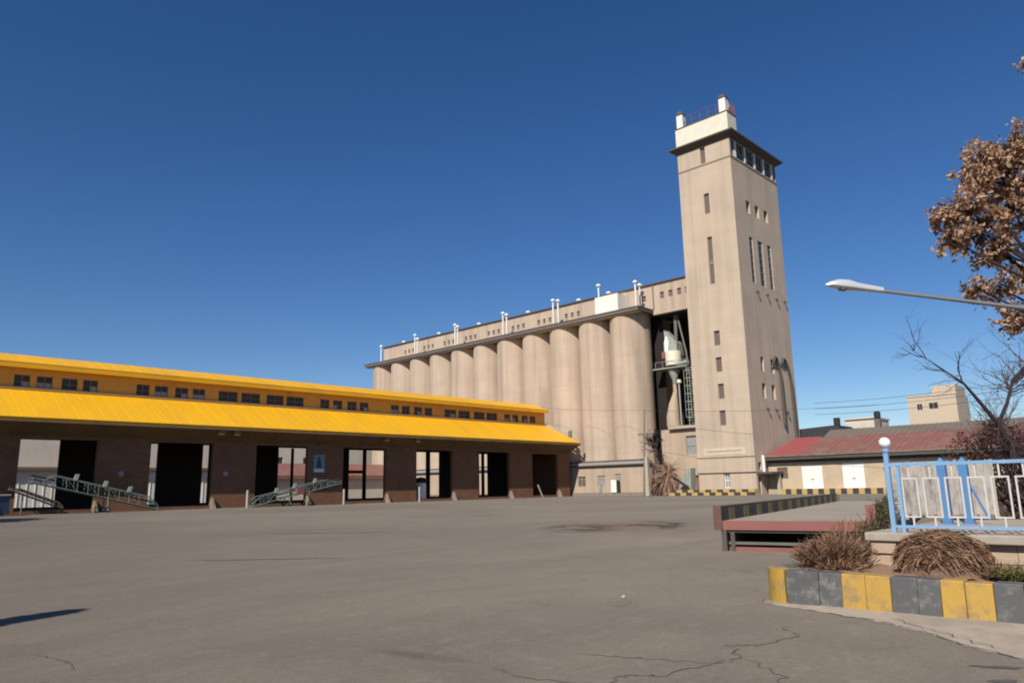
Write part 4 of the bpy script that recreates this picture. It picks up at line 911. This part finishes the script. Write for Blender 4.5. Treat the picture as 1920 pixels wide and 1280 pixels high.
for (x, y, lab) in ((14.8, 3.78, 'deep blue square post behind the railing, the left one of two'), (15.0, 3.49, 'deep blue square post behind the railing, right one, with a brace')):
    p = thing('blue_post', lab, 'post', (x, y, .84), 'two deep blue posts')
    MB().box((x-.06, y-.07, .86), (x+.06, y+.07, 1.89)).build('shaft', M['deepblue'], p); MB().box((x-.09, y-.10, .84), (x+.09, y+.10, .859)).build('base_plate', M['deepblue'], p)
    MB().hexa([(x-.06, y-.07, 1.892), (x+.06, y-.07, 1.892), (x+.06, y+.07, 1.892), (x-.06, y+.07, 1.892), (x-.01, y-.01, 1.980), (x+.01, y-.01, 1.980), (x+.01, y+.01, 1.980), (x-.01, y+.01, 1.980)]).build('cap', M['deepblue'], p)
    if y < 3.6: MB().tube([(x, y-.07, 1.5), (x+.02, y-.3, .9)], .02, 6).build('brace', M['deepblue'], p)
# whitewashed board screen
bs = thing('board_screen', 'weathered whitewashed board screen standing behind the blue railing', 'screen', (16, 4.1, .84))
a, b = Vector((15.5, 4.95, .84)), Vector((16.55, 3.35, .84)); d = b-a; n = 34; u = d.normalized(); nn = Vector((-u.y, u.x, 0))
mb = MB(); rs = random.Random(21)
for i in range(n):
    p = a+d*(i/n)+nn*rs.uniform(-.004, .004); hh = 1.08+rs.uniform(-.07, .05); z0 = rs.uniform(0.02, .12)
    mb.obox(p+ez*z0, u, nn, ez, d.length/n*rs.uniform(.95, 1.0), .02, hh-z0)
mb.build('boards', M['board'], bs)
mb = MB(); 
for z in (.25, .95): mb.obox(a+nn*.035+ez*z, u, nn, ez, d.length, .03, .06)
mb.build('batten', M['board'], bs)

# ------------------------------------------------------------------ street lamp
st = thing('street_lamp', 'street lamp with silver cobra head on a long slanting arm', 'street lamp', (20.15, 1.6, 0))
hd0, hd1 = Vector((15.87, 5.84, 5.77)), Vector((16.75, 4.97, 5.62)); dh = (hd1-hd0); uh = dh.normalized(); sd = uh.cross(ez).normalized(); vh = sd.cross(uh)
prof = [(0, .02, .015, .0), (.08, .09, .06, -.02), (.22, .135, .105, -.045), (.4, .135, .115, -.05), (.55, .11, .085, -.045), (.75, .085, .07, -.04), (1.0, .06, .055, -.035)]
mb = MB(); rings = []
for s_, w_, h_, b_ in prof:
    c = hd0+dh*s_; stt = len(mb.v)
    for k in range(16):
        q = 2*math.pi*k/16; yq = math.sin(q); mb.v.append(tuple(c+sd*w_*math.cos(q)+vh*(1.5*h_*yq if yq > 0 else -1.3*b_*yq)))
    rings.append(stt)
for r0, r1 in zip(rings, rings[1:]):
    for k in range(16): mb.f.append((r0+k, r0+(k+1) % 16, r1+(k+1) % 16, r1+k))
mb.f.append(tuple(rings[0]+k for k in range(15, -1, -1))); mb.f.append(tuple(rings[-1]+k for k in range(16)))
hh = mb.build('head', M['lamp'], st, smooth=True)
c = hd0+dh*.3-vh*.045
mb = MB(); mb.lathe(c, [(.105, .0), (.09, -.03), (.05, -.05)], 16, tuple(vh)); mb.build('lens', M['palepane'], hh, smooth=True)
MB().tube([hd1-uh*.05, Vector((18.9, 2.85, 5.2)), Vector((19.9, 1.86, 5.0)), Vector((20.1, 1.66, 4.85)), Vector((20.15, 1.6, 4.5))], [.04, .048, .055, .058, .06], 10).build('arm', M['galv'], st, smooth=True)
MB().tube([(20.15, 1.6, 0), (20.15, 1.6, 4.9)], [.09, .06], 12).build('pole', M['galv'], st, smooth=True)

# ------------------------------------------------------------------ vegetation
def rvec(r): 
    while True:
        v = Vector((r.uniform(-1, 1), r.uniform(-1, 1), r.uniform(-1, 1)))
        if .05 < v.length < 1: return v.normalized()
def leaf(mb, p, size, r, aspect=.5, droop=0.):
    d = rvec(r); d.z -= droop; d.normalize(); s_ = d.cross(rvec(r)); 
    if s_.length < .05: s_ = d.orthogonal()
    s_.normalize(); n_ = d.cross(s_)
    w_ = s_*size*aspect*.5; m_ = p+d*size*.5; fold = n_*size*.12
    mb.quad(p, m_+w_+fold, p+d*size, m_-w_+fold)
def branch(mb, p, d, L, rad, r, depth, wob=.25, tips=None, split=(2, 3), nseg=4, up=.05, n=5, lfac=(.6, .85), spread=.8):
    pts = [p]; rs_ = [rad]; dd = d.copy()
    for i in range(nseg):
        dd = (dd+rvec(r)*wob+Vector((0, 0, up))).normalized(); pts.append(pts[-1]+dd*L/nseg); rs_.append(rad*(1-.5*(i+1)/nseg))
    mb.tube(pts, rs_, n if depth > 1 else 3, cap=False)
    if tips is not None and depth <= 1: tips.extend(pts[1:])
    if depth > 0:
        for k in range(r.randint(*split)):
            i = r.randint(max(1, nseg-3), nseg); nd = (dd+rvec(r)*spread).normalized()
            branch(mb, pts[i], nd, L*r.uniform(*lfac), rs_[i]*r.uniform(.55, .75), r, depth-1, wob, tips, split, nseg, up, n, lfac, spread)
# brown-leaved tree, trunk just outside the frame
r = random.Random(4)
tr = thing('leafy_tree', 'tall tree with clusters of dry brown leaves at the top right corner', 'tree', (24.2, 1.0, 0))
trunk = MB(); crown = MB()
base = Vector((24.2, 1.0, 0)); fork = Vector((23.9, 1.4, 4.6)); trunk.tube([base, (24.15, 1.1, 1.5), (24.0, 1.3, 3.2), fork], [.26, .22, .19, .16], 12, cap=False)
lumps = [((21.9, 3.58, 9.8), .8), ((22.2, 3.1, 10.15), .62), ((21.6, 4.2, 8.6), .62), ((21.95, 4.0, 7.95), .75), ((22.55, 3.28, 8.5), 1.0), ((22.5, 3.85, 6.55), .55), ((22.9, 3.65, 5.75), .4), ((22.1, 4.25, 6.5), .35), ((22.3, 2.3, 12.3), .3),
         ((21.35, 4.5, 8.45), .4), ((21.7, 3.95, 9.2), .6), ((21.6, 4.5, 7.75), .4), ((22.25, 3.3, 9.4), .9), ((22.3, 3.8, 7.5), .6), ((22.9, 3.3, 6.85), .55), ((22.5, 2.7, 10.3), .4),
         ((23.2, 2.2, 9.6), 1.1), ((23.3, 2.3, 7.9), 1.1), ((23.9, 1.6, 9.9), .95), ((24.3, .8, 9.0), 1.3), ((24.6, .2, 7.5), 1.2), ((23.6, 2.3, 6.3), .7), ((25.2, -.3, 8.6), 1.2), ((24.2, .9, 11.3), .7), ((25, 1.2, 10), 1.2), ((24.9, 1.9, 8.2), 1.0), ((24.3, -.6, 10.2), 1.0), ((24.2, 1.2, 11.6), .9)]
for c, rr_ in lumps:
    c = Vector(c); mid = fork.lerp(c, .5)+rvec(r)*.35
    trunk.tube([fork+rvec(r)*.1, fork.lerp(mid, .5)+Vector((0, 0, .25)), mid, mid.lerp(c, .55)+rvec(r)*.15, c], [.085, .065, .05, .035, .018], 6, cap=False)
    nb = int(52*rr_*rr_)+20
    for k in range(nb):
        q = c+rvec(r)*rr_*r.uniform(.35, 1.08)
        if mnoise.noise(q*1.5) < -.16: continue
        trunk.tube([c+rvec(r)*rr_*.25, c.lerp(q, .6)+rvec(r)*.06, q], [.014, .01, .006], 3, cap=False)
        for j in range(r.randint(14, 26)):
            leaf(crown, q+rvec(r)*abs(r.gauss(0, .12)), r.uniform(.09, .18), r, .62, .5)
trunk.build('trunk', M['bark'], tr, smooth=True); crown.build('crown', M['dryleaf'], tr)
# bare tree
r = random.Random(12)
bt = thing('bare_tree', 'leafless dark tree leaning left above the right end of the railing', 'tree', (19.75, 2.9, 0))
mb = MB(); T = [Vector(p) for p in ((19.75, 2.75, 0), (19.55, 3.15, 1.2), (19.15, 3.38, 2.0), (18.85, 3.6, 2.75))]
mb.tube([T[0], T[0].lerp(T[1], .5)+Vector((.05, .02, 0)), T[1], T[2], T[3]], [.11, .095, .08, .07, .055], 10, cap=False)
L1 = [T[3], Vector((18.5, 3.83, 3.25)), Vector((18.2, 4.0, 3.62)), Vector((17.75, 4.4, 4.05)), Vector((17.3, 4.75, 4.4))]; mb.tube(L1, [.05, .038, .024, .011, .004], 8, cap=False)
L2 = [T[3], Vector((18.95, 3.4, 3.2)), Vector((19.05, 3.25, 3.7)), Vector((19.35, 2.95, 4.1))]; mb.tube(L2, [.045, .036, .03, .018], 8, cap=False)
L3 = [T[2], Vector((19.3, 2.9, 2.9)), Vector((19.7, 2.3, 3.5)), Vector((20.2, 1.7, 3.9))]; mb.tube(L3, [.05, .04, .032, .022], 8, cap=False)
tips = []
tw_ = MB()
for Ls, cnt in (L1, 7), (L2, 40), (L3, 40):
    for k in range(cnt):
        s_ = r.uniform(.35, 1)*(len(Ls)-1); i = min(int(s_), len(Ls)-2); p = Ls[i].lerp(Ls[i+1], s_-i)
        dd = (Ls[i+1]-Ls[i]).normalized()+rvec(r)*.9; dd.z = dd.z*.5+.02
        branch(tw_, p, dd.normalized(), r.uniform(.45, .9), .013, r, 3, .3, None, (2, 3), 4, .02, 5, (.55, .8), .9)
for k in range(60):
    branch(tw_, T[2].lerp(T[3], r.random())+Vector((0, 0, .0)), (rvec(r)+Vector((-.1, 0, .25))).normalized(), r.uniform(.5, .8), .010, r, 3, .35, None, (2, 3), 4, -.02, 4, (.6, .8), .9)
mb.build('trunk', M['bark'], bt, smooth=True); tw_.build('twigs', M['twig'], bt)

def leafmass(name, label, lumps, mat, count, size, seed, stems, base, cat='shrub', aspect=.55, smat='twig'):
    r = random.Random(seed); o = thing(name, label, cat, base)
    f = MB(); s_ = MB()
    tot = sum(q[1]**2 for q in lumps)
    for c, rad in lumps:
        c = Vector(c)
        for k in range(stems):
            q = c+rvec(r)*rad*r.uniform(.5, 1.1); b0 = Vector(base)+Vector((r.gauss(0, .2), r.gauss(0, .2), 0))
            s_.tube([b0, b0.lerp(q, .5)+rvec(r)*.12, q, q+rvec(r)*.2], [.018, .012, .007, .003], 3, cap=False)
        for k in range(int(count*rad*rad/tot)):
            p = c+rvec(r)*rad*(r.random()**.45)
            if mnoise.noise(p*2.2) < -.12: continue
            leaf(f, p, size*r.uniform(.6, 1.3), r, aspect, .2)
    s_.build('stems', M[smat], o); f.build('foliage', mat, o)
leafmass('shrub', 'reddish brown withered shrub behind the railing under the bare tree', [((19.6, 4.3, 2.1), .6), ((19.9, 3.8, 2.2), .6), ((20.3, 3.3, 2.2), .75), ((20.2, 3.9, 1.5), .6), ((20.8, 2.6, 2.4), .9), ((21.3, 1.8, 2.2), 1.0), ((19.9, 4.4, 1.5), .45), ((21.8, .9, 2.1), 1.0), ((19.7, 4.0, 2.75), .4), ((21.2, 2.3, 3.0), .6)], M['redleaf'], 9000, .1, 31, 26, (20.4, 3.2, 0))
leafmass('shrub', 'dark brown dense shrub in shade behind the right part of the railing', [((17.6, 2.9, 1.35), .5), ((17.9, 2.5, 1.3), .55), ((18.2, 2.0, 1.5), .65), ((18.5, 1.4, 1.4), .7), ((17.5, 3.15, 1.2), .4), ((18.8, .7, 1.4), .7), ((18.1, 2.6, 1.75), .4)], M['darkleaf'], 9000, .085, 37, 30, (18.1, 2.2, 0))
leafmass('shrub', 'yellow green shrub between the weighbridge and the railing post', [((15.0, 5.2, .75), .28), ((15.1, 4.98, 1.02), .24), ((15.05, 4.95, .65), .26), ((15.25, 4.85, 1.2), .14)], M['weed'], 2600, .06, 41, 26, (15.1, 5.05, .0), aspect=.35)
# brittle stems below the green shrub, in front
def straw(name, label, c, rx, ry, h, cnt, seed, mat, mode='mound', cat='bush', lean=None, wd=.006):
    r = random.Random(seed); mb = MB(); c = Vector(c)
    for k in range(cnt):
        if mode == 'mound':      # strands combed over a dome, falling to the sides
            q = r.uniform(0, 2*math.pi); s_ = r.random()**.6; 
            p0 = c+Vector((rx*.9*s_*math.cos(q), ry*.9*s_*math.sin(q), 0)); 
            hz = lambda x, y: h*math.sqrt(max(0., 1-((x-c.x)/rx)**2-((y-c.y)/ry)**2))
            dirn = Vector((r.gauss(0, .35), r.choice((-1, 1))*r.uniform(.4, 1), 0)).normalized(); L = r.uniform(.14, .36)
            if ((p0.x+dirn.x*L-c.x)/rx)**2+((p0.y+dirn.y*L-c.y)/ry)**2 > 1.12: continue
            dz = r.gauss(0, .035) - abs(r.gauss(0, .02)); pts = []
            for i in range(5):
                x, y = p0.x+dirn.x*L*i/4, p0.y+dirn.y*L*i/4
                pts.append(Vector((x+r.gauss(0, .008), y+r.gauss(0, .008), c.z+max(.0, (hz(x, y)*.55+hz(p0.x, p0.y)*.45)*r.uniform(.95, 1.03)+dz)+(.06*i/4*r.random() if r.random() < .15 else 0))))
        else:                    # upright spray from the base
            q = r.uniform(0, 2*math.pi); s_ = r.random()**.5
            p0 = c+Vector((rx*.5*s_*math.cos(q), ry*.5*s_*math.sin(q), 0)); tip = Vector((rx*math.cos(q)*s_*r.uniform(.6, 1.3), ry*math.sin(q)*s_*r.uniform(.6, 1.3), h*r.uniform(.35, 1.05)*(1.1-.5*s_)))
            if lean: tip += Vector(lean)*tip.z
            pts = [p0+Vector((tip.x*t_, tip.y*t_, tip.z*(t_**.75)))+rvec(r)*.02*t_ for t_ in (0, .3, .6, .85, 1.0)]
            for j in range(2):
                i = r.randint(1, 3); e = pts[i]+rvec(r)*r.uniform(.06, .16)
                mb.tri(pts[i]-Vector((0, wd, 0)), pts[i]+Vector((0, wd, 0)), e)
        sd_ = Vector((r.gauss(0, 1), r.gauss(0, 1), r.gauss(0, 1))).normalized()*wd*r.uniform(.6, 1.5)
        n0 = len(mb.v)
        for p in pts: mb.v += [tuple(p-sd_), tuple(p+sd_)]
        for i in range(4): mb.f.append((n0+2*i, n0+2*i+1, n0+2*i+3, n0+2*i+2))
    o = mb.build(name, mat, loc=c); return tag(o, label, cat)
# core lumps give the straw mounds body
def mound(name, label, c, rx, ry, h, cnt, seed):
    o = thing(name, label, 'bush', c)
    s_ = straw('strands', '', c, rx, ry, h, cnt, seed, M['straw']); del s_['label'], s_['category']
    s_.parent = o; s_.location = (0, 0, 0)
    mb = MB(); n, m_ = 28, 10
    for i in range(m_+1):
        for j in range(n):
            q, e = 2*math.pi*j/n, R(90)*i/m_; f_ = .9+.1*mnoise.noise(Vector((math.cos(q)*2, math.sin(q)*2, i*.4+seed)))
            mb.v.append((c[0]+rx*f_*math.cos(q)*math.cos(e), c[1]+ry*f_*math.sin(q)*math.cos(e), c[2]-.05+h*.93*f_*math.sin(e)))
    for i in range(m_):
        for j in range(n): mb.f.append((i*n+j, i*n+(j+1) % n, (i+1)*n+(j+1) % n, (i+1)*n+j))
    mb.build('thatch', M['soil'], o, smooth=True)
mound('straw_bush', 'big rounded mound of brown dry straw behind the yellow kerb pair', (10.72, 2.86, .44), .48, .56, .46, 6500, 51)
straw('dry_bush', 'scraggly reddish brown dry bush at the planter left end by the pillar', (10.78, 4.24, .42), .42, .35, .5, 1300, 53, M['straw'], 'spray')
straw('dry_bush', 'small dry tuft before the weighbridge right rail', (13.2, 4.95, .0), .5, .45, .95, 900, 57, M['straw'], 'spray')
straw('dry_bush', 'low dry tuft hugging the kerb left of the stone pillar', (10.4, 4.0, .43), .2, .25, .16, 260, 58, M['straw'], 'spray')
straw('weed_clump', 'green weed clump at the right edge behind the kerb', (10.45, 1.96, .44), .16, .2, .16, 300, 59, M['weed'], 'spray', 'weed', wd=.009)
straw('dry_bush', 'thin dry grass tuft between the straw mound and the green weeds', (10.6, 2.22, .44), .2, .18, .16, 260, 61, M['straw'], 'spray')
# dead palm by the intake
r = random.Random(9); pm = thing('dead_palm', 'withered tan palm with hanging fronds before the intake house', 'palm', (99, 62.6, 0))
MB().tube([(99, 62.6, 0), (99, 62.6, 3.2)], [.55, .4], 10).build('trunk', M['frond'], pm)
mb = MB()
for k in range(420):
    q = r.uniform(0, 2*math.pi)+.4*math.sin(k*.7); L = r.uniform(1.2, 4.4)*(.8+.25*math.sin(q*3)); e = r.uniform(-.9, 1.45); p = Vector((99, 62.6, 3.0+r.uniform(-.4, .8))); d = Vector((math.cos(q)*math.cos(e), math.sin(q)*math.cos(e), math.sin(e)))
    pts = [p+d*L*t_+Vector((0, 0, -1.5*t_*t_)) for t_ in (0, .25, .5, .75, 1)]; s_ = d.cross(rvec(r)).normalized()*.09; n0 = len(mb.v)
    for i, p_ in enumerate(pts): w_ = s_*(1-.75*i/4); mb.v += [tuple(p_-w_), tuple(p_+w_)]
    for i in range(4): mb.f.append((n0+2*i, n0+2*i+1, n0+2*i+3, n0+2*i+2))
mb.build('crown', M['frond'], pm)
# dark dead tree behind the pole
r = random.Random(6); dt = thing('dead_tree', 'dark tangled dead tree behind the utility pole before the silos', 'tree', (99.3, 64.7, 0))
mb = MB(); mb.tube([(99.3, 64.6, 0), (99.2, 64.5, 2.6), (99.3, 64.7, 5.0), (99.3, 65.0, 7.2)], [.5, .42, .4, .3], 9, cap=False); tips = []
cr_ = MB()
for k in range(26): branch(cr_, Vector((99.3, 64.9, 6.0+r.random()*3.6)), (rvec(r)+Vector((0, .1, .05))).normalized(), r.uniform(1.0, 1.9), .13, r, 2, .35, tips, (2, 3), 4, .0, 5, (.5, .75), .9)
mb.build('trunk', M['twig'], dt); cr_.build('crown', M['bark'], dt)
# slim conifers left of the frame: their shadows reach into the yard
def conifer(x, y, h, rad, label, seed):
    r = random.Random(seed); o = thing('conifer', label, 'tree', (x, y, 0)); MB().tube([(x, y, 0), (x, y, h*.9)], [.12, .02], 8).build('trunk', M['bark'], o); f = MB()
    for k in range(5200):
        z = h*(.08+.92*r.random()**1.2); rr_ = rad*(1-z/h)**.8*(r.random()**.4); q = r.uniform(0, 2*math.pi)
        leaf(f, Vector((x+rr_*math.cos(q), y+rr_*math.sin(q), z)), .3, r, .4, -.4)
    f.build('crown', M['conif'], o)
def base_of(tipx, tipy, h): k = h/SUN.z; return tipx+SUN.x*k, tipy+SUN.y*k
bx_, by_ = base_of(3.42, 12.2, 6.); conifer(bx_, by_, 6., .62, 'nearer slim conifer whose pointed shadow falls on the left foreground', 71)
r = random.Random(72); bo = thing('broad_tree', 'broad dense tree casting the wide shadow at the left edge before the skip', 'tree', (-.9, 61.6, 0))
tm = MB(); tm.tube([(-.9, 61.6, 0), (-.8, 61.7, 2.5), (-.9, 61.5, 5)], [.45, .36, .28], 10)
for k in range(14): q = rvec(r); tm.tube([(-.9, 61.5, 4.6), Vector((-.9, 61.6, 7.5))+q*2, Vector((-.9, 61.6, 8.6))+Vector((q.x*6, q.y*6, q.z*3))], [.14, .08, .03], 6)
tm.build('trunk', M['bark'], bo, smooth=True); f = MB()
for k in range(9000):
    p = rvec(r)*(r.random()**.4); p = Vector((-.9+p.x*6.6*(1+.25*mnoise.noise(p*2)), 61.6+p.y*7.0, 8.6+p.z*3.6)); leaf(f, p, r.uniform(.35, .75), r, .6, .3)
f.build('crown', M['conif'], bo)
